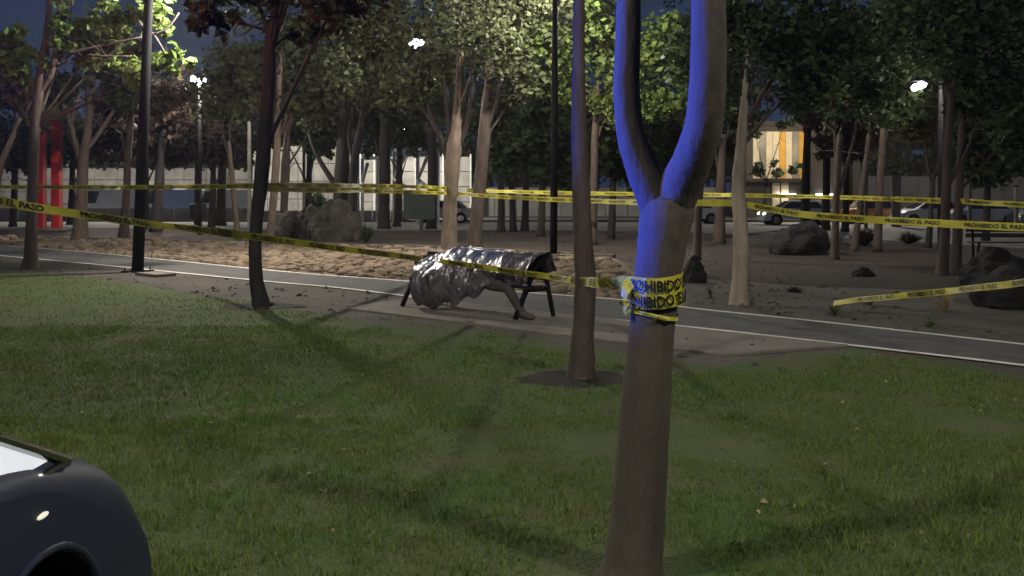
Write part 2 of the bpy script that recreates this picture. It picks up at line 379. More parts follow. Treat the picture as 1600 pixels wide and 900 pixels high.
def tree(label, Y, pts, blobs, bark='bark', leaf='leaf_b', lsize=None, dens=1., extra=(), name='park_tree', seg=10, lf0=.62, group='trees of the park'):
    TSEED[0] += 1; r = random.Random(TSEED[0])
    if Y >= 42 and bark == 'bark': bark = 'bark_dark'  # far trunks swap to dark bark, a silhouette put into the colour
    P = [W(a,b,Y) for a,b,_ in pts]; P[0].z = -.03
    rad = [w/F*Y/2 for *_,w in pts]
    b = P[0].copy(); b.z = 0
    t = thing(name, label, 'tree', b, group)
    sp = [Vector(q) for q in spline([tuple(p) for p in P], 5)]; rr = [float(q[0]) for q in spline([(x,) for x in rad], 5)]
    rr[0] *= 1.18
    mb = MB(); mb.tube(sp, rr, seg, .13); part(mb, 'trunk', M[bark], t, True)
    lb = MB(); n = len(sp)
    cl = []
    for (bx,by,dy,br,*nn) in blobs:
        c = W(bx,by,Y+dy); rw = br/F*Y; cl.append((tuple(c), rw, nn[0]*1.5 if nn else 16*br))
        # a limb from the upper trunk into the clump, with twigs
        i = r.randint(int(n*lf0), n-1); a = sp[i]
        if c.z < a.z+.1 and lf0 < .7: i = int(n*.5); a = sp[i]
        mid = a.lerp(c,.5)+Vector((r.uniform(-.2,.2),r.uniform(-.2,.2),r.uniform(-.05,.3)))*rw
        q = [Vector(x) for x in spline([tuple(a),tuple(mid),tuple(c)],4)]; r0 = min(rr[i]*.6, .02+.03*rw)
        lb.tube(q, [r0*(1-.75*j/(len(q)-1)) for j in range(len(q))], 6, .1)
        for k in range(5):
            s0 = q[r.randint(3,len(q)-1)]; d = Vector((r.gauss(0,1),r.gauss(0,1),r.gauss(.35,.7))).normalized()
            lb.tube([s0, s0+d*rw*.45+Vector((0,0,.04*rw)), s0+d*rw*.95], [r0*.4, r0*.25, r0*.1], 5)
    for e in extra:      # drawn limbs: [(px,py,w)...]
        q = [Vector(x) for x in spline([tuple(W(a,b2,Y)) for a,b2,_ in e],4)]; w = [float(x[0]) for x in spline([(c2/F*Y/2,) for *_,c2 in e],4)]
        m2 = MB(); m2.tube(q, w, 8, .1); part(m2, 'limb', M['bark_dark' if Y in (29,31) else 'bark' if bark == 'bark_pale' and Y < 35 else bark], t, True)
    if lb.v: part(lb, 'branches', M['bark' if bark in ('bark_pale','bark_cream') else bark], t, True)
    if cl:
        v, f = leafcloud(cl, (lsize or max(.10, .0052*Y))*1.2, TSEED[0], dens)
        kid(raw('crown', v, f, M[leaf]), t)
    return t

# near forked tree
Y1 = 4.05
t1 = thing('forked_tree', 'near forked tree trunk with tape wrapped round it and blue light on one side', 'tree', (W(985,900,Y1).x, Y1, 0))
def near_limb(pts, name, seg=22):
    q = [Vector(x) for x in spline([tuple(W(a,b,y)) for a,b,_,y in pts],6)]; w = [float(x[0]) for x in spline([(c/F*y/2,) for *_,c,y in pts],6)]
    mb = MB(); mb.tube(q, w, seg, .05); return part(mb, name, M['bark_near'], t1, True)
near_limb([(985,912,122,Y1),(988,890,98,Y1),(993,840,88,Y1),(1000,760,82,Y1),(1008,640,78,Y1),(1018,520,70,Y1),(1028,430,72,Y1),(1038,360,80,Y1),(1044,318,84,Y1),(1043,300,60,Y1),(1044,288,30,Y1)], 'trunk')
near_limb([(1036,345,56,Y1),(1018,298,56,Y1),(1000,255,50,Y1),(985,205,44,Y1),(979,140,41,Y1),(981,60,39,Y1),(984,-30,37,Y1),(992,-170,30,Y1),(985,-330,22,Y1),(950,-520,12,Y1)], 'limb')
near_limb([(1040,345,58,Y1),(1060,298,66,Y1-.04),(1082,250,62,Y1-.12),(1098,200,59,Y1-.19),(1105,140,57,Y1-.24),(1107,60,55,Y1-.27),(1108,-30,51,Y1-.27),(1116,-180,38,Y1-.2),(1150,-350,26,Y1),(1190,-520,14,Y1)], 'limb')
bl = []
for i in range(16):
    c = W(1040+random.uniform(-420,420), -620+random.uniform(-260,220), Y1+random.uniform(-1,1)); bl.append((tuple(c), .55, 420))
lb = MB()
for c,_,_ in bl: lb.tube([W(random.choice((985,1150)),-350,Y1), Vector(c)*.5+W(1060,-380,Y1)*.5, c], [.03,.02,.008], 6)
part(lb, 'branches', M['bark_near'], t1, True)
v, f = leafcloud(bl, .10, 5); kid(raw('crown', v, f, M['leaf_a']), t1)

t2 = tree('slim leaning trunk standing on a bare soil ring right of the bench', 8.57,
     [(908,592,50),(909,570,42),(911,530,36),(914,450,33),(911,370,30),(907,280,27),(904,150,22),(905,0,17),(908,-150,13),(915,-300,8)],
     [(900,-330,0,170),(760,-260,.4,150),(1040,-300,-.3,150),(900,-480,0,180)], 'bark', 'leaf_c', .10, seg=16, lf0=.93)
tree('dark curved tree in front of the path with a kinked foot', 14.3,
     [(411,484,34),(407,470,27),(400,430,21),(399,370,20),(407,290,22),(415,200,22),(421,110,20),(422,60,16),(432,0,12),(438,-80,8)],
     [(450,-50,0,80),(370,-30,.8,80),(530,-10,-.6,70),(475,45,.4,34,180),(330,30,0,40,260)], 'bark_dark', 'leaf_b', .12, seg=14,
     extra=[[(421,95,10),(432,50,9),(446,10,7),(452,-40,5)]])
tree('straight reddish tree at the far left edge of the lawn', 21.8,
     [(47,424,29),(48,400,22),(49,370,18),(51,290,16),(55,200,16),(62,130,15),(70,70,11),(76,20,8),(80,-40,5)],
     [(32,95,0,42,330),(18,60,0,28,200),(110,50,0,36,230),(150,75,.5,40,250),(190,35,.5,50,300),(205,112,0,34,260),(262,95,0,36,260),(120,-30,0,70,400),(240,25,.4,46,240)], 'bark', 'leaf_e', .17,
     extra=[[(58,150,9),(78,120,9),(86,88,9),(92,45,6),(96,0,5)],[(84,90,6),(130,78,5),(175,68,4),(222,58,3)],[(205,88,3),(160,88,4),(136,85,4)],[(205,10,3),(222,40,4),(240,54,4),(262,90,3)],[(240,54,4),(262,44,3),(280,20,2)]])
tree('pale multi stemmed tree left of the lamp post', 36,
     [(125,378,29),(126,340,21),(128,300,18),(130,250,16),(138,200,12),(142,150,11),(146,110,7)],
     [(92,140,0,34),(170,120,0,40),(140,80,0,50),(60,160,0,34),(200,150,0,36)], 'bark_pale', 'leaf_b', .2,
     extra=[[(129,262,10),(118,225,9),(108,185,8),(94,150,6)],[(131,240,8),(160,200,7),(185,160,5),(200,130,4)],[(112,195,6),(118,165,5),(124,135,4)]])
tree('thin brown tree just left of the lamp post foot', 38, [(193,375,19),(195,345,14),(198,300,12),(200,240,11),(205,180,9),(208,140,6)],
     [(215,110,0,50),(255,160,0,44),(180,170,0,40)], 'bark', 'leaf_d', .22)
tree('stout brown trunk right of the lamp post', 46, [(243,364,19),(246,320,15),(250,260,13),(256,200,11),(258,160,8)], [(270,160,0,70),(225,190,0,50),(300,190,0,50)], 'bark', 'leaf_d', .24)
tree('thin dark trunk beyond the plaza near the bin', 58, [(308,352,9),(308,290,8),(308,230,7),(306,190,5)], [(300,190,0,60),(340,160,0,60)], 'bark_dark', 'leaf_d', .28)
tree('short dark trunk in front of the white vans', 56, [(345,354,17),(346,300,14),(348,250,12),(350,200,9)], [(335,170,0,70),(370,215,0,40)], 'bark_dark', 'leaf_d', .28)
tree('slender pale sapling behind the left rubble bed', 37, [(372,375,11),(368,330,9),(362,270,8),(357,220,6)], [(350,150,0,60),(380,110,0,50)], 'bark_pale', 'leaf_b', .22)
tree('pale leaning tree directly behind the dark curved trunk', 32, [(420,386,14),(426,330,12),(431,260,12),(435,190,10),(438,100,7),(440,40,5)],
     [(480,60,0,60),(510,120,0,50),(420,-20,0,70),(390,90,0,60),(470,150,0,40)], 'bark_pale', 'leaf_b', .2)
tree('knotty brown trunk left of the large boulder', 40, [(442,372,13),(444,320,12),(446,265,15),(448,220,10),(452,160,8)], [(460,130,0,60),(500,170,0,40)], 'bark', 'leaf_b', .24)
tree('thick black trunk rising behind the large boulder', 44, [(533,366,30),(533,310,26),(536,240,22),(538,170,17),(540,110,12)], [(520,70,0,80),(580,110,0,60),(490,170,0,40)], 'bark_dark', 'leaf_c', .25,
     extra=[[(525,290,10),(505,260,8),(490,230,7),(480,195,5)]])
tree('reddish forked trunk right of the large boulder', 43, [(550,366,20),(551,310,15),(553,260,14),(560,215,12),(568,170,8)], [(570,50,0,80),(600,130,0,50)], 'bark', 'leaf_b', .24, extra=[[(553,250,8),(545,215,6),(552,170,5)]])
tree('straight black trunk left of the notice board', 50, [(600,359,21),(600,320,18),(601,280,18),(602,200,16),(603,120,12)], [(600,90,0,80),(555,140,0,50),(640,170,0,44)], 'bark_dark', 'leaf_c', .26)
tree('straight black trunk right of the notice board', 50, [(674,359,18),(675,320,16),(676,280,16),(675,200,14),(676,130,10)], [(670,150,0,50),(700,60,0,80)], 'bark_dark', 'leaf_c', .26)
tree('pale trunk with spreading limbs behind the bench', 29, [(702,395,30),(702,365,24),(703,330,22),(706,285,22),(708,240,25),(713,200,17),(717,130,10),(722,60,7)],
     [(600,70,0,46),(720,20,0,80),(770,70,0,60),(630,140,0,44),(690,110,.8,46),(600,30,-.5,60)], 'bark_pale', 'leaf_b', .16, seg=14,
     extra=[[(704,260,11),(688,215,9),(668,165,7),(652,115,6),(645,70,4)],[(711,240,12),(730,190,9),(740,130,7),(752,70,5)],[(709,230,9),(700,180,8),(694,120,6)]])
tree('reddish leaning trunk behind the foil blanket', 31, [(741,388,26),(744,350,22),(749,300,20),(756,220,20),(760,160,14),(770,90,9),(775,30,6)],
     [(800,40,0,70),(815,130,0,46),(760,-20,0,80),(850,10,-.5,60)], 'bark', 'leaf_b', .17, seg=14, extra=[[(757,210,8),(775,160,7),(785,100,5),(790,40,4)]])
tree('left of the three thin trunks beyond the bench', 45, [(783,363,13),(783,300,11),(780,230,9)], [(790,185,0,50),(760,200,0,30)], 'bark', 'leaf_c', .25)
tree('middle of the three thin trunks beyond the bench', 46, [(802,362,11),(800,300,10),(797,245,8)], [(810,210,0,44)], 'bark', 'leaf_c', .25)
tree('right of the three thin trunks beyond the bench', 47, [(820,361,12),(822,290,10),(824,230,8)], [(840,200,0,60)], 'bark', 'leaf_c', .25)
tree('brightly lit green tree beside the tall black lamp post', 33, [(926,382,15),(927,340,13),(928,280,12),(930,200,10),(935,130,8),(940,60,5)],
     [(850,70,-1,60,700),(905,30,-1,60,700),(950,70,0,70,800),(1030,80,0,70,760),(970,150,0,50,520),(1040,165,0,44,460),(880,130,0,40,380),(960,-30,0,70,500)], 'bark', 'leaf_e', .2)
tree('short pale trunk right behind the near forked tree', 25, [(1088,406,16),(1090,370,13),(1092,320,12),(1096,260,11),(1100,200,8)], [(1120,130,0,60),(1085,90,0,50)], 'bark', 'leaf_c', .18)
tree('dark red trunk left of the pale straight tree', 34, [(1124,382,20),(1125,340,16),(1127,280,15),(1130,210,11)], [(1110,70,0,60),(1150,160,0,50)], 'bark', 'leaf_c', .22)
tree('pale straight tree with knobbly trunk beside the path', 14.5, [(1155,478,38),(1155,465,31),(1157,430,26),(1158,380,25),(1154,310,21),(1153,280,19),(1158,230,17),(1161,180,13),(1168,110,8),(1175,40,6)],
     [(1205,60,0,80,900),(1130,20,0,60,500),(1255,130,0,60,600),(1230,-40,0,90,800),(1300,60,.5,80,900)], 'bark_cream', 'leaf_c', .11, seg=14,
     extra=[[(1172,70,4),(1190,74,3),(1222,80,2)]])
tree('dark trunk in front of the lit yellow facade', 52, [(1258,356,15),(1259,300,14),(1260,260,13),(1262,200,10)], [(1275,160,0,50),(1330,120,0,70)], 'bark', 'leaf_c', .26)
tree('dark trunk just right of the lit yellow facade', 48, [(1290,360,14),(1291,300,12),(1292,250,12),(1294,190,9)], [(1310,150,0,60)], 'bark_dark', 'leaf_c', .26)
tree('dark trunk right of the black boulder', 25, [(1304,407,15),(1305,370,12),(1307,300,11),(1312,210,9)], [(1340,150,0,70),(1290,70,0,70),(1370,60,0,80)], 'bark', 'leaf_c', .18)
tree('leaning dark trunk, left of a close pair', 29, [(1335,393,13),(1340,350,10),(1349,280,9),(1358,210,7)], [(1380,130,0,70)], 'bark', 'leaf_c', .2)
tree('upright dark trunk, right of a close pair', 28.5, [(1371,395,14),(1373,340,12),(1376,270,11),(1380,200,9)], [(1410,60,0,80),(1400,170,0,40)], 'bark', 'leaf_c', .2)
tree('small forked tree before the pale far wall', 31, [(1450,388,12),(1454,340,8),(1457,285,8),(1458,270,8)], [(1470,150,0,50),(1425,190,0,34)], 'bark_dark', 'leaf_b', .2,
     extra=[[(1457,285,7),(1448,250,5),(1446,200,4)],[(1458,280,7),(1470,245,5),(1474,190,4)]])
tree('left trunk of the tall twin trees at right', 20, [(1472,432,22),(1474,400,17),(1477,340,15),(1480,270,14),(1483,190,12),(1490,110,8)], [(1500,60,0,90,1100),(1440,30,0,80,900),(1530,150,0,50)], 'bark', 'leaf_c', .14, seg=12)
tree('right trunk of the tall twin trees at right', 20.3, [(1494,430,19),(1495,400,15),(1497,340,14),(1500,270,13),(1504,190,11),(1510,110,8)], [(1565,110,0,80,1000),(1570,10,0,90,1000),(1600,200,0,50)], 'bark', 'leaf_c', .14, seg=12)
tree('leafy tree half outside the picture at right', 24, [(1655,412,20),(1655,340,16),(1650,240,14),(1645,140,9)], [(1610,220,0,50),(1640,120,0,90),(1660,20,0,100)], 'bark', 'leaf_c', .17)
tree('pale bent tree half outside the picture at left', 30, [(-22,394,22),(-12,330,15),(0,262,11),(20,212,8),(38,172,5)], [(20,150,0,34),(-20,100,0,60),(60,190,0,24)], 'bark_pale', 'leaf_d', .2)
low = [('bushy dark tree behind the pale multi stemmed tree',54,20,[(30,240,0,40),(0,215,0,50),(70,225,0,36)],'leaf_c'),
 ('round brown bush tree behind the red columns',58,110,[(110,225,0,46),(150,240,0,34),(80,200,0,40)],'leaf_c'),
 ('drooping brown tree between the lamp post and the vans',52,225,[(225,225,0,44),(265,235,0,34),(190,215,0,40)],'leaf_d'),
 ('drooping purple brown tree above the vans',50,330,[(330,215,0,56),(290,190,0,56),(370,235,0,34),(350,170,0,50)],'leaf_d'),
 ('dark leafy tree above the pale wall',52,480,[(480,200,0,48),(520,170,0,50),(440,205,0,36),(500,225,0,26)],'leaf_c'),
 ('dark leafy tree above the goal frames',54,620,[(620,190,0,50),(570,175,0,50),(650,215,0,30),(585,222,0,26)],'leaf_c'),
 ('dense dark tree right of the leaning trunk behind the bench',40,845,[(840,210,0,56),(870,250,0,44),(800,240,0,40),(880,170,0,50),(900,280,0,30)],'leaf_c'),
 ('dense dark tree between the slim and the forked tree',38,955,[(955,230,0,50),(985,270,0,34),(930,190,0,50),(1000,210,0,46)],'leaf_c'),
 ('dense dark tree behind the crotch of the forked tree',42,1060,[(1060,240,0,46),(1105,230,0,40),(1040,200,0,50)],'leaf_c'),
 ('dark reddish tree right of the lit facade',46,1320,[(1320,220,0,40),(1350,190,0,50),(1290,180,0,40)],'leaf_d'),
 ('dark spreading tree behind the twin trees',36,1540,[(1540,250,0,50),(1580,230,0,50),(1510,220,0,44)],'leaf_c')]
for lbl,Yt,xt,bls,lm in low:
    tree(lbl, Yt, [(xt,HZ+H*F/Yt,13),(xt+2,320,11),(xt+3,270,9),(xt+4,bls[0][1]-10,5)], bls, 'bark_dark', lm, .3, 1.5, seg=8)
tree('small dark tree partly hiding the lit facade', 70, [(1196,HZ+H*F/70,9),(1197,310,8),(1198,280,6)], [(1192,262,0,20,150),(1216,274,0,15,90),(1245,262,0,14,80),(1225,196,0,20,110),(1180,205,0,16,90)], 'bark_dark', 'leaf_c', .35, seg=7)
far = [(-40,95,250,80),(90,92,245,70),(200,96,240,75),(330,98,235,70),(470,100,190,90),(640,100,170,90),(760,96,230,75),(850,92,240,70),(980,90,215,85),(1090,88,240,70),(1330,92,250,70),(1400,96,190,70),(1480,90,260,60),(1590,88,240,80),(1330,110,110,110),(1120,112,110,110),(1480,112,110,110),(800,112,120,110)]
words = ['outermost left','second from left','third from left','fourth from left','fifth from left','sixth from left','seventh from left','eighth from left','ninth from left','tenth from left','eleventh from left','lit pale','third from right','outermost right','tallest right','tallest beside the forked tree','tall one above the cars','tallest central']
for (x,y,cy,rp), w in zip(far, words):
    lf_ = 'leaf_b' if w == 'lit pale' else 'leaf_c'
    tree(w+' of the dark far trees beyond the road', y, [(x,HZ+H*F/y,16),(x+3,310,14),(x+6,cy+20,10),(x+8,cy-20,6)],
         [(x,cy,0,rp,700),(x-rp*.6,cy+15,0,rp*.7,400),(x+rp*.6,cy+10,0,rp*.7,400),(x,cy-rp*.8,0,rp*.7,350)], 'bark_dark', lf_, .6, group='far trees beyond the road', seg=7)

# ------------------------------------------------------------------ boulders
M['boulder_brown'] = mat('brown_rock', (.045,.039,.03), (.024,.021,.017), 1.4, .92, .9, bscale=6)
def boulder(label, c, s, seed, cuts=2):
    t = bpy.data.meshes.new('boulder'); import bmesh
    bm = bmesh.new(); bmesh.ops.create_icosphere(bm, subdivisions=4, radius=1)
    for v in bm.verts:
        p = v.co.copy(); q = p*1.1+Vector((seed*7.3,seed*3.1,0))
        k = 1+.28*noise.noise(q)+.13*noise.noise(q*2.6)+.05*noise.noise(q*7)
        cell = noise.voronoi(q*1.5)[0][0]; k -= .18*cell
        p *= k; p.z = max(p.z, -.35)
        v.co = Vector((p.x*s[0], p.y*s[1], (p.z+.33)*s[2]))
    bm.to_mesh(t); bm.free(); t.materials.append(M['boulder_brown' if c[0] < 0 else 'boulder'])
    o = bpy.data.objects.new('boulder', t); COL.objects.link(o); o.location = c; o.rotation_euler = (0,0,seed)
    tag(o, label, 'boulder', 'boulders on the mulch'); return o
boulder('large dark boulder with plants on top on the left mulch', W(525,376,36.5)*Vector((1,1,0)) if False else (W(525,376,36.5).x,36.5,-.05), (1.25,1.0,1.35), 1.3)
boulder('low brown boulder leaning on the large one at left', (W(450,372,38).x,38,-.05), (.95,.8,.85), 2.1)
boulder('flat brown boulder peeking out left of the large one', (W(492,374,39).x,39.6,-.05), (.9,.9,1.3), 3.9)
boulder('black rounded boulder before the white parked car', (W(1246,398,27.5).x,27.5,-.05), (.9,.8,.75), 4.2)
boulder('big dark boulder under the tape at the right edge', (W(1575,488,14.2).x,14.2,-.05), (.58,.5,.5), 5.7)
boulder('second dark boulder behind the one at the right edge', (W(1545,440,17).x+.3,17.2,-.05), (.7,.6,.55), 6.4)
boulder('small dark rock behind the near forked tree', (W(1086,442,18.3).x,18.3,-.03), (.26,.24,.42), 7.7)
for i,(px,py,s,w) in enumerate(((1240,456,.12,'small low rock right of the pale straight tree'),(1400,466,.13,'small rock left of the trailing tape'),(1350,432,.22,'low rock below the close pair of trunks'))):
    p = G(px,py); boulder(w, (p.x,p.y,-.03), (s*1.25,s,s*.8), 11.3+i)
# shrub and agave on the large boulder; tufts on the right dirt
def tuft(label, c, n, h, spread, m, name='shrub', w=.02):
    r = random.Random(int(c[0]*100)); mb = MB()
    for i in range(n):
        a = r.uniform(0,6.28); k = r.uniform(.2,1); d = Vector((math.cos(a)*k*spread, math.sin(a)*k*spread, h*r.uniform(.6,1.1)*(1-.45*k)))
        s = Vector((-math.sin(a),math.cos(a),0))*w; p = Vector(c)+d*.08
        mb.add([p-s,p+s,p+d*.55+s*.9+Vector((0,0,h*.12)),p+d*.55-s*.9+Vector((0,0,h*.12)),p+d], [(0,1,2,3),(3,2,4)])
    o = mb.build(name, m); return tag(o, label, 'plant', 'low plants')
bpos = W(525,376,36.5)
tuft('spiky plant growing on top of the large left boulder', (W(498,320,36.4).x,36.2,1.25), 60, .75, .7, M['leaf_c'], w=.035)
tuft('small shrub at the foot of the large left boulder', (W(575,372,35).x,34.6,0), 70, .8, .55, M['leaf_c'], w=.03)
tuft('green weed tuft on the dirt beyond the path', tuple(G(1303,492)), 26, .22, .2, M['leaf_a'], 'weed', .008)
tuft('weed tuft beside the trailing yellow tape', tuple(G(1360,478)), 24, .18, .2, M['leaf_a'], 'weed', .008)
tuft('dry grass clump before the right boulder', tuple(G(1478,488)), 40, .34, .25, M['dry'], 'weed', .008)
tuft('weed tuft near the far edge line at right', tuple(G(1452,512)), 20, .16, .18, M['leaf_a'], 'weed', .008)
tuft('weed tuft left of the pale straight tree', tuple(G(1110,462)), 22, .2, .2, M['leaf_a'], 'weed', .008)
tuft('low bush under the close pair of trunks', tuple(G(1350,384)), 150, .7, .9, M['boulder_brown'], 'shrub', .03)
tuft('low bush beside the small forked tree', tuple(G(1420,382)), 130, .5, .8, M['boulder_brown'], 'shrub', .03)

# ------------------------------------------------------------------ lamp posts
def lamp_post(label, x, y, h, r=.085, lean=0., aim=(0,-1), power=LAMP_W, warm=(1,.93,.80), base=True, rad=.16, arm=1.2, lens=.12, shield=True):
    t = thing('lamp_post', label, 'lamp', (x,y,0), 'park lamp posts')
    tp = Vector((x+lean, y, h)); a = Vector((aim[0],aim[1],0)).normalized()
    mb = MB(); mb.tube([(x,y,0),(x+lean*.5,y,h*.5),tp], [r,r*.9,r*.7], 14); part(mb, 'pole', M['black'], t, True)
    if base:
        mb = MB(); mb.box((x,y,.02),(r*4.2,r*4.2,.025)); part(mb,'base_plate',M['black'],t)
        for i in (-1,1):
            for j in (-1,1):
                mb = MB(); mb.tube([(x+i*r*1.6,y+j*r*1.6,.03),(x+i*r*1.6,y+j*r*1.6,.11)],[.014,.014],7); part(mb,'bolt',M['black'],t)
    hc = tp+a*arm+Vector((0,0,.02))
    mb = MB(); mb.bar(tp+Vector((0,0,-.05)), tp+a*(arm-.2)+Vector((0,0,.02)), .06); part(mb,'arm',M['black'],t)
    mb = MB(); mb.box(hc+Vector((0,0,.06)), (.42,.26,.06), a); mb.box(hc+Vector((0,0,.10)), (.3,.16,.04), a); hd = part(mb,'lamp_head',M['black'],t)
    if arm > 1 and shield: mb = MB(); mb.box(hc-a*.2+Vector((0,0,-.3)), (.02,.13,.66), a); part(mb,'shield',M['black'],t)  # plate added to keep the lamp from lighting its own pole
    for k,(u,w) in enumerate(((-.10,-.6*lens),(.02,lens*.8),(.13,-.2*lens))):
        mb = MB(); mb.ball(hc+a*u+Vector((-a.y,a.x,0))*w+Vector((0,0,-.04-lens*.4*k)), lens, 10, 8, (1,1,.8)); o = mb.build('led_lens', M['led'], None, True)
        o.parent = hd; o.matrix_parent_inverse = hd.matrix_basis.inverted()
        kid(o, hd)
    ld = bpy.data.lights.new('lamp_light','POINT'); ld.energy = power; ld.color = warm; ld.shadow_soft_size = rad
    lo = bpy.data.objects.new('lamp_light', ld); COL.objects.link(lo); lo.location = hc+Vector((0,0,-.28)); kid(lo, t)
    return t
p = G(215,425)
lamp_post('tall black lamp post with bolted foot left of the path', p.x, p.y, 6.6, .125, .27, (.85,.5), power=LAMP_W*1.05)
p = G(865,400)
lamp_post('tall black lamp post behind the bench', p.x, p.y, 7.75, .105, .05, (.1,1), power=LAMP_W*1.1)
c = W(310,122,42); lamp_post('lit lamp glowing above the white vans at left', c.x, c.y+.2, c.z, .09, 0, (0,-1), power=LAMP_W*2, base=False, arm=.3, lens=.21)
c = W(650,64,32.5); lamp_post('lit lamp in the branches left of the bench', c.x+1.1, c.y, c.z, .06, 0, (-1,0), power=LAMP_W*.5, base=False, arm=1.09, lens=.15, shield=False)
c = W(1437,130,26); lamp_post('brightest lit lamp at upper right', c.x+.63, c.y, c.z, .05, 0, (-1,0), power=LAMP_W*.05, base=False, arm=.63, lens=.115)
c = W(1475,121,27); lamp_post('smaller warm lit lamp at upper right', c.x, c.y+.2, c.z, .09, 0, (0,-1), power=LAMP_W*.03, warm=(1,.85,.6), base=False, arm=.3, lens=.085)
c = W(627,198,74); lamp_post('small far lamp lit above the white goal frames', c.x, c.y, c.z, .1, 0, (0,1), power=LAMP_W*4, base=False, lens=.2)
c = W(255,150,76); lamp_post('unseen far lamp added above the vans', c.x, c.y, c.z, .1, 0, (0,-1), power=LAMP_W*4.5, base=False)  # hidden behind crowns, added to brighten the vans and far walls
c = W(1330,150,66); lamp_post('unseen far lamp added above the cars at right', c.x, c.y, c.z, .1, 0, (0,-1), power=LAMP_W*2.2, base=False)  # unseen, added to brighten the far road and its cars
# unseen street lamps behind the camera, added for front light on lawn and trunks
lamp_post('unseen street lamp added behind the viewer at left', -9, -1.5, 9.5, .1, 0, (.8,.6), power=LAMP_W*1.3, warm=(1,.97,.82), rad=.5)
lamp_post('unseen street lamp added behind the viewer at right', 7.5, -2, 9.5, .1, 0, (-.6,.8), power=LAMP_W*1.1, warm=(1,.97,.82), rad=.5)
# manhole slab beside the left post
p = G(243,431); mb = MB(); mb.box((p.x,p.y,.03),(.85,.45,.06),(.75,-.66,0)); tag(mb.build('utility_cover', M['concrete']), 'dark flat utility cover at the foot of the left lamp post', 'cover')

# ------------------------------------------------------------------ bench, covered person, sheets
A, B = G(628,482), G(805,503)
u = (B-A).normalized(); vv = Vector((-u.y,u.x,0)); BL = (B-A).length
if vv.y < 0: vv = -vv
Z0 = .03
def bp(s, d, z): return A+u*s+vv*d+Vector((0,0,z))
bench = thing('park_bench', 'dark metal park bench with splayed legs under the foil blanket', 'bench', A+u*BL/2)
for s in (0, BL):
    for a,b in ((bp(s,0,Z0), bp(s+.1,.30,.74)), (bp(s+.12,.62,Z0), bp(s+.1,.44,.76))):
        mb = MB(); mb.bar(a,b,.062,.05); part(mb,'leg',M['black'],bench)
    mb = MB(); mb.bar(bp(s+.1,.28,.735), bp(s+.1,.58,.735), .05); part(mb,'end_rail',M['black'],bench)
    mb = MB(); mb.bar(bp(s+.06,.12,.40), bp(s+.1,.52,.40), .05); part(mb,'seat_support',M['black'],bench)
for d,z in ((.16,.435),(.27,.43),(.38,.43),(.49,.435)):
    mb = MB(); mb.box(bp(BL/2+.08,d,z),(BL+.1,.095,.03),u); part(mb,'seat_slat',M['plank'],bench)
for d,z in ((.50,.56),(.495,.665),(.49,.77)):
    mb = MB(); mb.box(bp(BL/2+.1,d,z),(BL+.16,.03,.09),u); part(mb,'back_slat',M['plank'],bench)

# person under the sheet: one continuous skinned figure, one leg hanging to the slab
def skin_body(name, verts, edges, rads, m):
    me = bpy.data.meshes.new(name); me.from_pydata([tuple(v) for v in verts], edges, []); me.update()
    o = bpy.data.objects.new(name, me); COL.objects.link(o)
    o.modifiers.new('skin','SKIN'); me.skin_vertices[0].data[0].use_root = True
    for i,r in enumerate(rads): me.skin_vertices[0].data[i].radius = (r,r)
    sb = o.modifiers.new('sub','SUBSURF'); sb.levels = 2; sb.render_levels = 2
    me.materials.append(m); return o
V_ = [bp(.95,.27,.60), bp(.65,.27,.63), bp(.35,.26,.66), bp(.17,.26,.66), bp(.02,.25,.67),
      W(770,446,12.85), W(793,449,12.62), W(806,473,12.52), W(818,494,12.44), W(822,503,12.30),
      bp(1.35,.38,.60), bp(1.85,.36,.58), bp(2.2,.34,.60)]
V_[8].z = .10; V_[9] = V_[8]+Vector((.13,-.10,-.035))
pm = skin_body('person', V_, [(0,1),(1,2),(2,3),(3,4),(0,5),(5,6),(6,7),(7,8),(8,9),(0,10),(10,11),(11,12)],
               [.13,.135,.15,.06,.085,.085,.078,.062,.055,.035,.085,.065,.05], M['cloth'])
mb = MB(); fd = (V_[9]-V_[8]); fd.z = 0; fd.normalize()
mb.tube([V_[8]-fd*.05+Vector((0,0,.0)), V_[8]-fd*.02, V_[8]+fd*.08-Vector((0,0,.02)), V_[8]+fd*.14-Vector((0,0,.03)), V_[8]+fd*.17-Vector((0,0,.035))],[.03,.056,.05,.04,.016],12)
sh = mb.build('shoe', M['shoe'], pm, True)
tag(pm, 'person lying covered on the bench, one brown trouser leg hanging down', 'person')

def crumple(axis, rad, nu, nv, seed, amp, arc=(0,6.283), flat=.0, freq=3.2, long=.8, facet=.012):
    ax = [Vector(q) for q in spline([tuple(a) for a in axis], nu//(len(axis)-1))]; rr = [float(q[0]) for q in spline([(x,) for x in rad], nu//(len(axis)-1))]
    n = len(ax); v, f = [], []
    for i,p in enumerate(ax):
        d = (ax[min(i+1,n-1)]-ax[max(i-1,0)]).normalized(); up = Vector((0,0,1)); s = d.cross(up).normalized(); w = s.cross(d)
        for k in range(nv+1):
            t = arc[0]+(arc[1]-arc[0])*k/nv
            dirv = s*math.cos(t)+w*math.sin(t); q = p+dirv*rr[i]; Q0 = q; q = Vector((i/n*long, math.cos(t)*rr[i]+.12*i/n, math.sin(t)*rr[i]))
            a = .45-1.5*abs(noise.noise(q*freq+Vector((seed,0,0)))); b = .3-abs(noise.noise(q*freq*2.3+Vector((0,seed,0)))); c = noise.noise(q*freq*4.5)
            q = Q0+dirv*amp*(a+.5*b+c*.2)+Vector((random.uniform(-1,1),random.uniform(-1,1),random.uniform(-1,1)))*facet*min(1,rr[i]/.1)
            q.z = max(q.z, Z0+.015+.01*random.random())
            v.append(q)
    m = nv+1
    f = [(i*m+k, i*m+k+1, (i+1)*m+k+1, (i+1)*m+k) for i in range(n-1) for k in range(nv)]
    return v, f
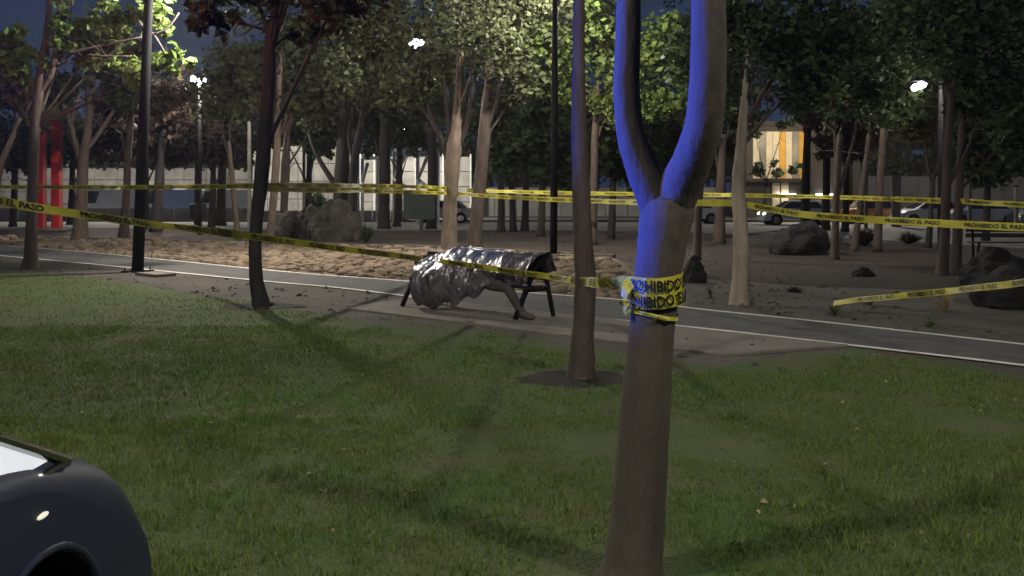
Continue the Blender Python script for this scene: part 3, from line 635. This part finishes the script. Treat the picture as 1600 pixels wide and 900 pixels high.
# one thin foil sheet draped over the bench and the person
foil = thing('foil_blanket', 'crumpled silver foil blanket draped over the bench and the person', 'blanket', bp(1.1,.4,.0))
def ridge(a, b, c): return 1-2*abs(noise.noise(Vector((a,b,c))))
def lerp(a, b, t): return a+(b-a)*max(0,min(1,t))
NU, NT = 150, 74; fv = []; SL = BL-.10
for i in range(NU+1):
    s_ = .27+SL*i/NU
    end = min(1, i/9)**.5                       # gathers in at the left end
    q = lerp(0,1,(s_-.80)/.85); q2 = lerp(0,1,(s_-1.55)/.35); lo = .17*lerp(1,0,(s_-.27)/.6)     # 0 full bundle, 1 slim
    hump = .06*math.sin(s_*2.4)+.05*noise.noise(Vector((s_*2.3,4.4,0)))
    zh = .12+.05*noise.noise(Vector((s_*5,1,2)))+.25*q**1.2+.13*q2
    P_ = [(.60,.60),(.55,.72-.4*lo),(.48,.83-lo+hump*.6),(.34,.85-lo+hump*.5-.03*q2),(.18,.79-.8*lo+.3*hump-.05*q2),(.02+.06*q,.69-.4*lo-.03*q-.06*q2),(-.10+.14*q+.06*q2,.54+.03*q),(-.14+.20*q+.05*q2,lerp(.36,.47,q)),(-.09+.17*q+.05*q2,lerp(.22,.41,q)+.06*q2),(.0+.10*q,zh)]
    cs = spline(P_, 8)
    for k in range(NT+1):
        tt = k/NT*(len(cs)-1); k0 = min(int(tt), len(cs)-2); d_, z_ = cs[k0]+(cs[k0+1]-cs[k0])*(tt-k0)
        c0, c1 = .28, .45; d_ = c0+(d_-c0)*(.45+.55*end); z_ = c1+(z_-c1)*(.55+.45*end)
        od, oz = d_-c0, z_-c1; ll = math.hypot(od,oz)+1e-6; od /= ll; oz /= ll
        T = k/NT
        g = .040*ridge(s_*4.2+T*1.6, T*2.2, 1.7)+.026*ridge(s_*9+1.5*T, T*4.5+s_*1.3, 5.1)+(.017 if T < .55 else .008)*ridge(s_*17, T*10, 8.8)+(.02*ridge(s_*11,T*9,2.2) if s_ > 1.7 else 0)+.002*random.uniform(-1,1)
        g *= .85+.4*T
        du = .03*noise.noise(Vector((s_*3,T*6,2.2)))
        p_ = bp(s_+du, d_+od*g, max(z_+oz*g, Z0+.012)); fv.append(p_)
m_ = NT+1
ff = [(i*m_+k, i*m_+k+1, (i+1)*m_+k+1, (i+1)*m_+k) for i in range(NU) for k in range(NT)]
cover = thing('plastic_sheet', 'dull mauve plastic sheet hanging below the foil on the near side of the bench', 'sheet', bp(.6,.1,.0))
top_f, low_f = [], []
for i in range(NU):
    s_ = .27+SL*i/NU
    for k in range(NT):
        T = k/NT; cut = .56+.12*lerp(1,0,(s_-.5)/.4)+.15*noise.noise(Vector((s_*4,3.3,0)))+.04*noise.noise(Vector((s_*13,0,0)))
        darkpatch = s_ > 1.80+.25*noise.noise(Vector((0,T*5,1.1)))
        (low_f if (T > cut or darkpatch) else top_f).append(ff[i*NT+k])
def used(faces):
    ids = sorted({a for q in faces for a in q}); mp_ = {a:b for b,a in enumerate(ids)}
    return [fv[a] for a in ids], [tuple(mp_[a] for a in q) for q in faces]
kid(raw('sheet', *used(top_f), M['foil']), foil); kid(raw('sheet', *used(low_f), M['cover']), cover)

# ------------------------------------------------------------------ barrier tape
def text_mesh():
    cu = bpy.data.curves.new('tmp','FONT'); cu.body = 'PROHIBIDO EL PASO'; cu.size = 1; cu.offset = .03; cu.resolution_u = 2
    ob = bpy.data.objects.new('tmp', cu); COL.objects.link(ob); dg = bpy.context.evaluated_depsgraph_get(); dg.update()
    me = bpy.data.meshes.new_from_object(ob.evaluated_get(dg)); bpy.data.objects.remove(ob)
    vs = np.array([v.co[:] for v in me.vertices]); fs = [tuple(p.vertices) for p in me.polygons]
    vs[:,0] -= vs[:,0].min(); vs[:,1] -= vs[:,1].min(); h = vs[:,1].max(); vs /= h; return vs, fs
TV, TF = text_mesh(); TLEN = TV[:,0].max()
def tape(label, pts, width=.076, sag=0., twist=None, letters=True, start=.1, flipt=1, n=10, name='barrier_tape', period=2.05, lh=.054, ripple=.006, xs=1.12):
    """pts: list of 3-D points of the tape's centre line"""
    q = [Vector(x) for x in spline([tuple(p) for p in pts], n)]
    L = [0]
    for i in range(1,len(q)): L.append(L[-1]+(q[i]-q[i-1]).length)
    tot = L[-1]; tw = twist or (lambda s: .28*math.sin(s*1.7+tot)+.35*math.sin(s*.6+1+tot*3)+.12*math.sin(s*4.3))
    Ls = np.array(L); Q = np.array([x[:] for x in q])
    def at(s):
        return Vector([float(np.interp(s, Ls, Q[:,k])) for k in range(3)])
    def frame(s):
        p = at(s); d = (at(min(s+.06,tot))-at(max(s-.06,0))).normalized()
        w = Vector((0,0,1)); w = (w-d*w.dot(d)).normalized(); nrm = d.cross(w)
        a = tw(s); w2 = w*math.cos(a)+nrm*math.sin(a); n2 = d.cross(w2)
        return p+n2*(ripple*math.sin(s*5.1)), w2, n2
    N = max(12, int(tot/.09)); v, f = [], []
    for i in range(N+1):
        p, w, nn = frame(tot*i/N)
        for k in (-.5,-.17,.17,.5): v.append(p+w*(width*k)+nn*(.0035*math.sin(i*1.3+k*4)))
    for i in range(N):
        for k in range(3): f.append((i*4+k, i*4+k+1, i*4+k+5, i*4+k+4))
    o = raw(name, v, f, M['tape']); tag(o, label, 'tape', 'yellow barrier tapes')
    if letters:
        s0 = start
        while s0+TLEN*lh*xs < tot:
            for side in (1,-1):
                lv = []
                for x,y,_ in TV:
                    s = s0+x*lh*xs if side*flipt > 0 else s0+(TLEN-x)*lh*xs
                    p, w, nn = frame(s); lv.append(p+w*((y-.5)*lh)+nn*(side*.0065))
                raw('lettering', lv, TF, M['ink']).parent = o
            s0 += period*.5 if period < 1.6 else TLEN*lh*xs+.30
    return o
# tape from the left, past the bench, to the near forked tree
kn = W(984,445,4.05)
tape('long sagging tape lettered PROHIBIDO EL PASO from the left edge to the bench',
     [W(-160,282,6.9), W(0,314,7.5), W(130,336,8.0), W(230,349,8.6), W(405,371,9.9), W(520,387,11.2), W(610,398,12.4), W(660,404.5,13.35)], start=.35)
tape('tape end drawn from the bench to the near forked tree', [W(688,408,13.3), W(745,416,12.7), W(800,424,12.2), W(850,431,11.7), W(888,437,10.8), W(912,440,8.2), W(950,442,5.6), kn+Vector((0,-.02,0))],
     twist=lambda s: .2+.55*max(0,min(1,(s-1.2)/1.5))*math.sin(s*1.7), start=.2)
# wraps on the near trunk
def wrap(label, y, wid, tilt, start, r, letters=True, lh=.05, a0=90, a1=450, cxp=1026, ph=0.):
    pts = []
    cw = W(cxp, y, Y1)
    for k in range(19):
        a = R(a0+(a1-a0)*k/18); rr = r*(1+.03*math.sin(a*3+ph)); pts.append(cw+Vector((rr*math.cos(a), rr*math.sin(a), tilt*math.cos(a)+.006*math.sin(a*2+ph))))
    return tape(label, pts, wid, letters=letters, start=start, twist=lambda s: .06*math.sin(s*7), n=5, lh=lh, ripple=.002, xs=.74)
wrap('upper tape band round the near forked trunk reading HIBIDO', 442, .070, .010, .185, .108, ph=1.)
wrap('lower tape band round the near forked trunk reading IBIDO P', 465, .066, .006, .155, .111, ph=2.2)
wrap('thin folded tape loop below the lettered bands on the near trunk', 490, .018, -.012, 0, .106, letters=False, cxp=1021)
# knot tails
mbk = []
tape('twisted tape tail hanging from the knot on the near trunk', [kn+Vector((0,-.03,.02)), kn+Vector((-.03,-.05,-.04)), kn+Vector((-.02,-.04,-.12))], .05, letters=False, twist=lambda s: .9+s*9)
# double far tape behind the curved tree
tape('upper of the two far tapes left of the dark curved tree', [W(-300,290,22.5), W(0,292,22), W(150,292.5,21), W(300,292,18), W(408,290,14.6)], .095, start=.6)
tape('upper strand of the doubled tape between the curved tree and the pale trunk', [W(409,290,14.6), W(520,290,18), W(620,291,24), W(706,294,29.4)], .10, start=.4)
tape('lower strand of the doubled tape between the curved tree and the pale trunk', [W(409,294,14.6), W(520,297,18), W(620,299,24), W(706,302,29.4)], .11, start=.9)
tape('tape crossing behind the slim trunk to the pale straight tree', [W(712,302,29.3), W(760,306,26), W(850,311,21.5), W(990,316,17), W(1090,317,15.2), W(1156,317,14.62)], .105, start=.5)
tape('broad tape leaving the pale straight tree to the right', [W(1156,318,14.62), W(1200,326,14.2), W(1255,335,13.8), W(1330,341,13.2), W(1450,348,12.4), W(1600,355,11.6), W(1800,358,11)], .10, start=.3)
tape('faint brownish tape high behind the bench', [W(730,297,31.5), W(850,301,32), W(1000,303,32), W(1150,305,31), W(1300,308,30), W(1475,314,20.4)], .13, start=.5)
tape('tape from the twin trees to the right edge', [W(1498,314,20.3), W(1560,318,19), W(1680,324,18)], .12, start=.4)
tape('slack tape trailing over the dirt at right', [W(1302,474,13.1), W(1345,468,12.6), W(1400,463,11.9), W(1480,455,10.9), W(1560,446,9.9), W(1640,437,9.0), W(1800,425,8)], .076, start=.5)

# ------------------------------------------------------------------ cars
def car(label, loc, rz, paint, L=4.1, w=1.76, hz=1.46, van=False, name='parked_car', group=None, lit=False, lightbar=False, near=False, headoff=0):
    t = thing(name, label, 'van' if van else 'car', (0,0,0), group)
    xf, xr, ra = L/2-.80, -L/2+.85, .37
    def arch(xc):
        return [(xc+ra*math.cos(a), .33+ra*math.sin(a)) for a in [math.pi*k/12 for k in range(13)]]
    def profile(k):          # k 0 centre .. 1 side
        belt = 1.0 if not van else 1.15
        pr = [(-L/2+.12,.26)]
        pr += [(x,max(z,.26)) for x,z in arch(xr)[::-1]]
        pr += [(x,max(z,.26)) for x,z in arch(xf)[::-1]]
        pr += [(L/2-.10,.24),(L/2-.01-.03*k,.36),(L/2-.02-.08*k,.50-.03*k),(L/2-.07-.14*k,.64-.08*k),(L/2-.20-.18*k,.80-.12*k),(L/2-.45-.12*k,.90-.12*k),(L/2-.75,.955-.10*k),(L/2-1.0,.985-.09*k)]
        nose = pr[-8:]; pr = pr[:-8]; pr += [(float(a_[0]),float(a_[1])) for a_ in spline(nose,3)]
        pr += [(x,belt-.02-.02*k) for x in (.6,.2,-.3,-.8)]
        if van: pr += [(-L/2+.3,belt-.02*k),(-L/2+.08,belt-.05*k)]
        else: pr += [(-L/2+.75,.99-.03*k),(-L/2+.30,.97-.04*k),(-L/2+.12,.90-.05*k)]
        pr += [(-L/2+.03+.05*k,.65),(-L/2+.02+.06*k,.42)]
        return pr
    hl = [(1,1),(.998,.86),(.992,.72),(.98,.58),(.96,.44),(.93,.32),(.87,.2),(.75,.1),(.4,.03)]
    lay = [(-a_,b_) for a_,b_ in hl]+[(0,0)]+hl[::-1]
    v, f = [], []; n = len(profile(0))
    for yy,k in lay:
        for (x,z) in profile(k): 
            # tuck the flanks in below and above the waist
            yk = yy*w/2*(1-.035*max(0,(.5-z)/.3)*abs(yy)-.05*max(0,(z-.72)/.3)*abs(yy))
            v.append((x, yk, z))
    for j in range(len(lay)-1):
        for i in range(n): f.append((j*n+i, j*n+(i+1)%n, (j+1)*n+(i+1)%n, (j+1)*n+i))
    f += [tuple(range(n)), tuple((len(lay)-1)*n+i for i in range(n))[::-1]]
    body = raw('body', v, f, M[paint], t)
    me = body.data; me.polygons.foreach_set('use_smooth', np.ones(len(me.polygons),dtype=bool))
    try: me.set_sharp_from_angle(angle=R(50))
    except Exception: pass
    # dark wheel housings
    for xc in (xf,xr):
        for sy in (-1,1):
            mb = MB(); mb.tube([(xc,sy*(w/2-.30),.33),(xc,sy*(w/2-.012),.33)],[ra-.002,ra-.002],24); raw('wheel_housing', mb.v, mb.f[:24]+[mb.f[24]], M['under'], t)
            mb = MB(); ty = sy*(w/2-.12)
            prof = [(.20,-.095),(.29,-.10),(.315,-.08),(.315,.08),(.29,.10),(.20,.095)]; vs=[]; sg=24
            for (rr_,yy) in prof:
                for k in range(sg): a=2*math.pi*k/sg; vs.append((xc+rr_*math.cos(a), ty+yy, .318+rr_*math.sin(a)))
            mb.add(vs,[(i*sg+k,i*sg+(k+1)%sg,((i+1)%6)*sg+(k+1)%sg,((i+1)%6)*sg+k) for i in range(6) for k in range(sg)])
            wh = mb.build('wheel', M['rubber'], t, True)
            mb = MB(); mb.tube([(xc,ty-sy*.02,.318),(xc,ty+sy*.07,.318)],[.2,.19],20)
            for k in range(5):
                a=2*math.pi*k/5; mb.bar((xc,ty+sy*.08,.318),(xc+.18*math.cos(a),ty+sy*.08,.318+.18*math.sin(a)),.045,.02)
            rm = mb.build('rim', M['alloy'], wh)
    # greenhouse
    zb = (.885 if near else .95) if not van else 1.1
    xb0,xb1 = (-L/2+.45, L/2-.86) if not van else (-L/2+.06, L/2-.62)
    if near: xb1 = L/2-.60
    xt0,xt1 = (-L/2+1.0, L/2-1.75) if not van else (-L/2+.12, L/2-1.15)
    hb, ht = w/2*.93, w/2*.72 if not van else w/2*.85
    gv = [(xb0,-hb,zb),(xb1,-hb,zb),(xb1,hb,zb),(xb0,hb,zb),(xt0,-ht,hz),(xt1,-ht,hz),(xt1,ht,hz),(xt0,ht,hz)]
    g = raw('cabin', gv, [(0,1,5,4),(1,2,6,5),(2,3,7,6),(3,0,4,7),(4,5,6,7)], M[paint], t); b2 = g.modifiers.new('b','BEVEL'); b2.width=.05; b2.segments=3
    def pane(q, a, b_, c, d, gm, nm='window'):
        A_,B_,C_,D_ = [Vector(gv[i]) for i in q]
        def P_(s,t_): return (A_.lerp(B_,s)).lerp(D_.lerp(C_,s),t_)
        nn = (B_-A_).cross(D_-A_).normalized()*.009
        vs = [P_(s,t_)+nn for s,t_ in ((a,c),(b_,c),(b_,d),(a,d))]; return raw(nm, vs, [(0,1,2,3)], M[gm], t)
    sg = 'glass'
    if van:
        for q in ((0,1,5,4),):
            pane(q,.72,.94,.12,.86,sg)
        pane((2,3,7,6),.06,.28,.12,.86,sg)
    else:
        pane((0,1,5,4),.10,.48,.10,.88,sg); pane((0,1,5,4),.52,.995 if near else .95,.03 if near else .10,.88,'glintglass' if near else sg)
        pane((2,3,7,6),.05,.48,.10,.88,sg); pane((2,3,7,6),.52,.90,.10,.88,sg)
    pane((1,2,6,5),.05,.95,.07,.93,sg,'windscreen'); pane((3,0,4,7),.08,.92,.1,.9,sg,'rear_window')
    if near:
        mb = MB(); mb.tube([(xb1+.04,-hb-.012,zb-.006),(xb1-.9,-hb-.012,zb-.006)],[.012,.012],8); mb.tube([(xb1+.04,-hb-.012,zb-.006),(xt1+.02,-ht-.02,hz-.03)],[.016,.012],8); mb.build('chrome_trim', M['chrome'], t, True)
        mb = MB(); mb.ball((xf+.03,-w/2*.985,.80),.022,12,8,(1.3,.35,.34)); mb.build('side_repeater', M['repeater'], t, True)
        mb = MB()
        for i in range(14): 
            x0 = -1.2+i*.2; mb.bar((x0,-w/2*.985,.735),(x0+.2,-w/2*.985,.735),.006,.008)
        mb.build('crease', M[paint], t)
        def flank(x, z): return -(w/2*(1-.035*max(0,(.5-z)/.3)-.05*max(0,(z-.72)/.3)))-.0015
        sm = MB(); sm.tube([(xf-.42,flank(0,z),z) for z in (.3,.5,.7,.86)],[.004]*4,6); sm.build('door_seam', M['under'], t)
        sm = MB(); sm.tube([(xf+(ra+.012)*math.cos(a_),flank(0,.33+ra*math.sin(a_))+.004,.33+(ra+.012)*math.sin(a_)) for a_ in [math.pi*k_/20 for k_ in range(21)]],[.012]*21,8); sm.build('arch_lip', M[paint], t, True)
    for sy in (-1,1):
        mb = MB(); mb.ball((L/2-.17,sy*(w/2-.27),.68),.16,12,8,(.7,1.1,.5)); mb.build('headlight', M['led'] if lit else M['white'], t, True)
        mb = MB(); mb.ball((-L/2+.13,sy*(w/2-.22),.78),.14,10,8,(.6,1,.8)); mb.build('taillight', M['tail'], t, True)
        if near: continue
        mb = MB(); mb.box((xb1-.25,sy*(w/2+.06),1.0),(.09,.18,.13)); mb.build('mirror', M[paint], t)
    if lightbar:
        mb = MB(); mb.box((-.15,0,hz+.03),(.22,1.1,.05)); lbp = mb.build('light_bar', M['black'], t)
        mb = MB(); mb.box((-.15,.29,hz+.105),(.2,.5,.1)); mb.build('red_lens', M['lampred'], lbp)
        mb = MB(); mb.box((-.15,-.29,hz+.105),(.2,.5,.1)); mb.build('blue_lens', M['lampblue'], lbp)
    t.location = loc; t.rotation_euler = (0,0,rz); return t
# near car, front corner at the lower left
car('dark navy car corner at the lower left beside the lawn', (-2.05,1.19,0), R(90), 'navy', L=4.0, name='near_car', near=True)
# patrol car outside the picture at left whose beacons colour the trunks
pc_ = car('patrol car with red and blue beacons left of the picture', (-9.6,4.6,0), R(90), 'navy', name='patrol_car', lightbar=True)
def beacon(nm, col, power, loc, target, size, blend):
    ld = bpy.data.lights.new(nm,'SPOT'); ld.energy = power; ld.color = col; ld.spot_size = R(size); ld.spot_blend = blend; ld.shadow_soft_size = .2
    lo = bpy.data.objects.new(nm, ld); COL.objects.link(lo); lo.location = loc
    lo.rotation_euler = (Vector(target)-Vector(loc)).to_track_quat('-Z','Y').to_euler(); kid(lo, pc_)
beacon('beacon_blue_light', (.02,.07,1), 21000, (-9.2,5.15,1.62), (.7,4.1,5.82), 52, .10)
beacon('beacon_blue_light', (.02,.07,1), 6500, (-9.2,4.95,1.62), (.6,8.57,4.0), 25, .25)
beacon('beacon_red_light', (1,.035,.05), 1500, (-9.8,4.75,1.62), (-4.5,26,21.0), 80, .12)
# far cars on the road
car('white car with bright headlights on behind the black boulder', (W(1243,345,58).x,58.0,0), R(181), 'carwhite', L=4.4, group='cars on the far road', lit=True)
car('white car half hidden behind the near forked tree', (W(1078,343,60).x,60.5,0), R(178), 'carwhite', L=4.3, group='cars on the far road')
car('orange taxi with headlight on between the dark trunks at right', (W(1372,345,60).x,60.0,0), R(0), 'carorange', L=4.3, group='cars on the far road', lit=True)
car('white car right of the small forked tree', (W(1452,345,57).x,57.0,0), R(181), 'carwhite', L=4.2, group='cars on the far road')
car('pale grey car behind the twin trees at right', (W(1535,345,55).x,55.5,0), R(182), 'carwhite', L=4.4, group='cars on the far road')
car('grey car half outside the picture at right', (W(1640,345,54).x,54.0,0), R(180), 'cargrey', L=4.3, group='cars on the far road')
car('dark grey car behind the notice board', (W(690,342,63).x,63.0,0), R(180), 'cargrey', L=4.3, group='cars on the far road')
for i,(px,pt,lb) in enumerate(((170,'carwhite','white van left of the dark bush beyond the low wall'),(262,'carblue','light blue van between the lamp post and the bin'),(345,'carwhite','white van right of the light blue van'))):
    car(lb, (W(px,330,72).x,72+.4*i,0), R(180), pt, L=4.9, w=1.9, hz=2.3, van=True, name='parked_van', group='vans beyond the low wall')

# ------------------------------------------------------------------ far built things
def panelled(name, label, cat, x0, x1, y, h, n, m, post=None):
    t = thing(name, label, cat, ((x0+x1)/2,y,0)); dx = (x1-x0)/n
    for i in range(n):
        nr = 4 if h > 4 else 1
        for j in range(nr): mb = MB(); mb.box((x0+dx*(i+.5), y+random.uniform(-.03,.03), h*(j+.5)/nr),(dx-.05,.12,h/nr-.06)); part(mb,'panel',m,t)
    if post:
        for i in range(n+1):
            mb = MB(); mb.box((x0+dx*i, y-.1, h/2+.1),(.12,.12,h+.2)); part(mb,'post',post,t)
    return t
panelled('low_wall','long low grey wall before the vans','wall', W(-80,0,66).x, W(410,0,66).x, 66.3, .95, 14, M['wallgrey'])
panelled('low_wall','low grey wall behind the large boulder','wall', W(415,0,66).x, W(640,0,66).x, 65.4, .8, 8, M['wallgrey'])
panelled('perimeter_wall','tall pale panelled wall behind the large boulder','wall', W(395,0,84).x, W(560,0,84).x, 84, 6.2, 7, M['wallpale'])
panelled('perimeter_wall','tall pale panelled wall behind the white goal frames','wall', W(562,0,82).x, W(735,0,82).x, 82.5, 5.2, 8, M['wallpale'], M['white'])
panelled('perimeter_wall','pale lower wall behind the vans at left','wall', W(-60,0,88).x, W(392,0,88).x, 88, 4.4, 13, M['wallpale'])
panelled('perimeter_wall','dim wall behind the cars at right','wall', W(1335,0,86).x, W(1700,0,86).x, 86, 3.6, 11, M['wallgrey'])
panelled('perimeter_wall','dim wall between the three thin trunks and the forked tree','wall', W(738,0,84).x, W(1120,0,84).x, 84.5, 2.6, 11, M['wallgrey'])
def frame_goal(label, x0, x1, y, h, lean=1):
    t = thing('goal_frame', label, 'goal frame', ((x0+x1)/2,y,0), 'white tubular frames')
    for a,b,nm in (((x0,y,0),(x0,y,h),'post'),((x1,y,0),(x1,y,h),'post'),((x0,y,h),(x1,y,h),'crossbar'),((x0,y,h*.62),(x0+(x1-x0)*.55,y-1.4,h*.9),'brace'),((x0,y,h*.62),(x0+(x1-x0)*.6,y-1.4,h*.5),'brace'),((x0+(x1-x0)*.1,y-.4,h),(x0+(x1-x0)*.62,y-1.4,h*1.14),'brace')):
        mb = MB(); mb.tube([a,b],[.11,.11],8); part(mb,nm,M['white'],t,True)
frame_goal('white tubular goal frame between the two black trunks', W(616,0,61).x, W(652,0,61).x, 61, 4.6)
frame_goal('white tubular goal frame right of the notice board', W(654,0,60).x, W(685,0,60).x, 59.6, 4.5)
frame_goal('white tubular goal frame left of the black trunk', W(566,0,62).x, W(590,0,62).x, 62, 4.2)
# notice board, bin, red columns, bench and poles at right
t = thing('notice_board','dark notice board on one post between the black trunks','board',(W(655,0,47).x,47,0)); x = W(655,0,47).x
mb = MB(); mb.box((x,47,1.25),(1.55,.12,1.35)); part(mb,'panel',M['bin'],t); mb = MB(); mb.box((x+.1,47,.3),(.16,.14,.62)); part(mb,'post',M['bin'],t); mb = MB(); mb.box((x,46.95,1.96),(1.65,.2,.06)); part(mb,'cap',M['black'],t)
t = thing('litter_bin','dark litter bin on a post under the left lamp','bin',(W(308,0,55).x,54.5,0)); x = W(309,0,54.5).x
mb = MB(); mb.tube([(x,54.5,.35),(x,54.5,.45),(x,54.5,1.25),(x,54.5,1.3)],[.2,.42,.48,.4],14); part(mb,'bucket',M['bin'],t,True); mb = MB(); mb.tube([(x,54.5,0),(x,54.5,.36)],[.07,.07],8); part(mb,'post',M['bin'],t)
for px,lb in ((64,'left red steel column behind the reddish tree'),(89,'right red steel column behind the reddish tree')):
    x = W(px,0,48).x; t = thing('red_column',lb,'column',(x,48,0),'red steel columns')
    mb = MB(); mb.box((x,48,2.7),(.42,.42,5.3)); o = part(mb,'shaft',M['red'],t); b2=o.modifiers.new('b','BEVEL'); b2.width=.03; b2.segments=2
    mb = MB(); mb.box((x,48,.06),(.8,.8,.12)); part(mb,'foot',M['concrete'],t); mb = MB(); mb.box((x,48,5.38),(.46,.46,.07)); part(mb,'cap',M['red'],t)
for px,py,Y,lb in ((1353,272,52,'thin pale pole left of the small forked tree'),(1400,273,54,'pale flat pillar behind the close pair of trunks'),(1515,270,50,'thin pale pole right of the twin trees'),(1588,292,46,'white post at the right edge'),(390,190,46,'white pole behind the dark curved tree'),(475,238,58,'thin white pole left of the black trunk')):
    c = W(px,py,Y); t = thing('pole',lb,'pole',(c.x,Y,0),'pale poles')
    w_ = .5 if px == 1400 else .16
    mb = MB(); mb.box((c.x,Y,c.z/2),(w_,.16,c.z)); part(mb,'shaft',M['polecream'],t); mb = MB(); mb.box((c.x,Y,c.z+.03),(w_+.06,.22,.06)); part(mb,'cap',M['black'],t)
q = W(1575,0,25); t = thing('park_bench','black park bench frame at the right edge of the plaza','bench',(q.x,25,0)); 
for s in (-.75,.75):
    for d in (0,.45):
        mb = MB(); mb.bar((q.x+s+.06*(1 if d else -1),25+d,0),(q.x+s,25+d*.8,.45 if d==0 else .85),.05); part(mb,'leg',M['black'],t)
for k in range(3): mb = MB(); mb.box((q.x,25.06+k*.13,.45),(1.8,.11,.03)); part(mb,'seat_slat',M['plank'],t)
for k in range(2): mb = MB(); mb.box((q.x,25.42,.62+k*.15),(1.8,.03,.11)); part(mb,'back_slat',M['plank'],t)
# lit facade
bx0, bx1, by = W(1166,0,82).x, W(1345,0,82).x, 82.0
t = thing('building','building with lit white and yellow facade panels and dark roof','building',((bx0+bx1)/2,by,0))
mb = MB(); mb.box(((bx0+bx1)/2,by+3,3.9),(bx1-bx0,6,7.8)); part(mb,'wall',M['walldark'],t)
mb = MB(); mb.box(((bx0+bx1)/2,by+2.6,7.95),(bx1-bx0+.8,7,.35)); part(mb,'roof',M['roof'],t)
cols = ['cream','wallpale','cream','cream','yellow','cream','wallpale','yellow','wallgrey','wallgrey']
x = W(1176,0,82).x; dx = .56
for i,cn in enumerate(cols[:8]):
    mb = MB(); mb.box((x+dx*(i+.5),by-.06,5.3),(dx-.03,.1,4.0)); part(mb,'panel',M[cn],t)
for px in (1212,1226):
    c = W(px,0,82); mb = MB(); mb.box((c.x,by-.06,1.5),(.6,.1,2.9)); d = part(mb,'door',M['cream'],t)
mb = MB(); mb.box((W(1215,0,82).x,by-.5,3.1),(5.2,1.0,.2)); part(mb,'canopy',M['roof'],t)
for px in (1250,1312):
    c = W(px,304,78); lt = MB(); lt.box((c.x,by-.3,c.z),(1.5,.12,.14)); part(lt,'strip_light',M['ledwarm'],t)
ld = bpy.data.lights.new('facade_light','POINT'); ld.energy = 650; ld.color = (1,.82,.55); ld.shadow_soft_size = .3
lo = bpy.data.objects.new('facade_light', ld); COL.objects.link(lo); lo.location = (W(1215,0,82).x, by-4.5, 6.4); kid(lo, t)


# ------------------------------------------------------------------ haze added to lift the shadows, in place of lens veil
hm = bpy.data.materials.new('shadow_lift_haze'); hm.use_nodes = True; ht_ = hm.node_tree
ht_.nodes.remove(ht_.nodes['Principled BSDF']); pv = ht_.nodes.new('ShaderNodeVolumePrincipled')
pv.inputs['Color'].default_value = (1,.93,.82,1); pv.inputs['Density'].default_value = .00032; pv.inputs['Anisotropy'].default_value = .55
ht_.links.new(pv.outputs[0], ht_.nodes['Material Output'].inputs['Volume'])
mb = MB(); mb.box((0,330,9.5),(790,735,21)); hz_ = mb.build('haze', hm); hz_['kind'] = 'stuff'; hz_['label'] = 'thin haze added over the park to lift the shadows'
S.cycles.volume_bounces = 0
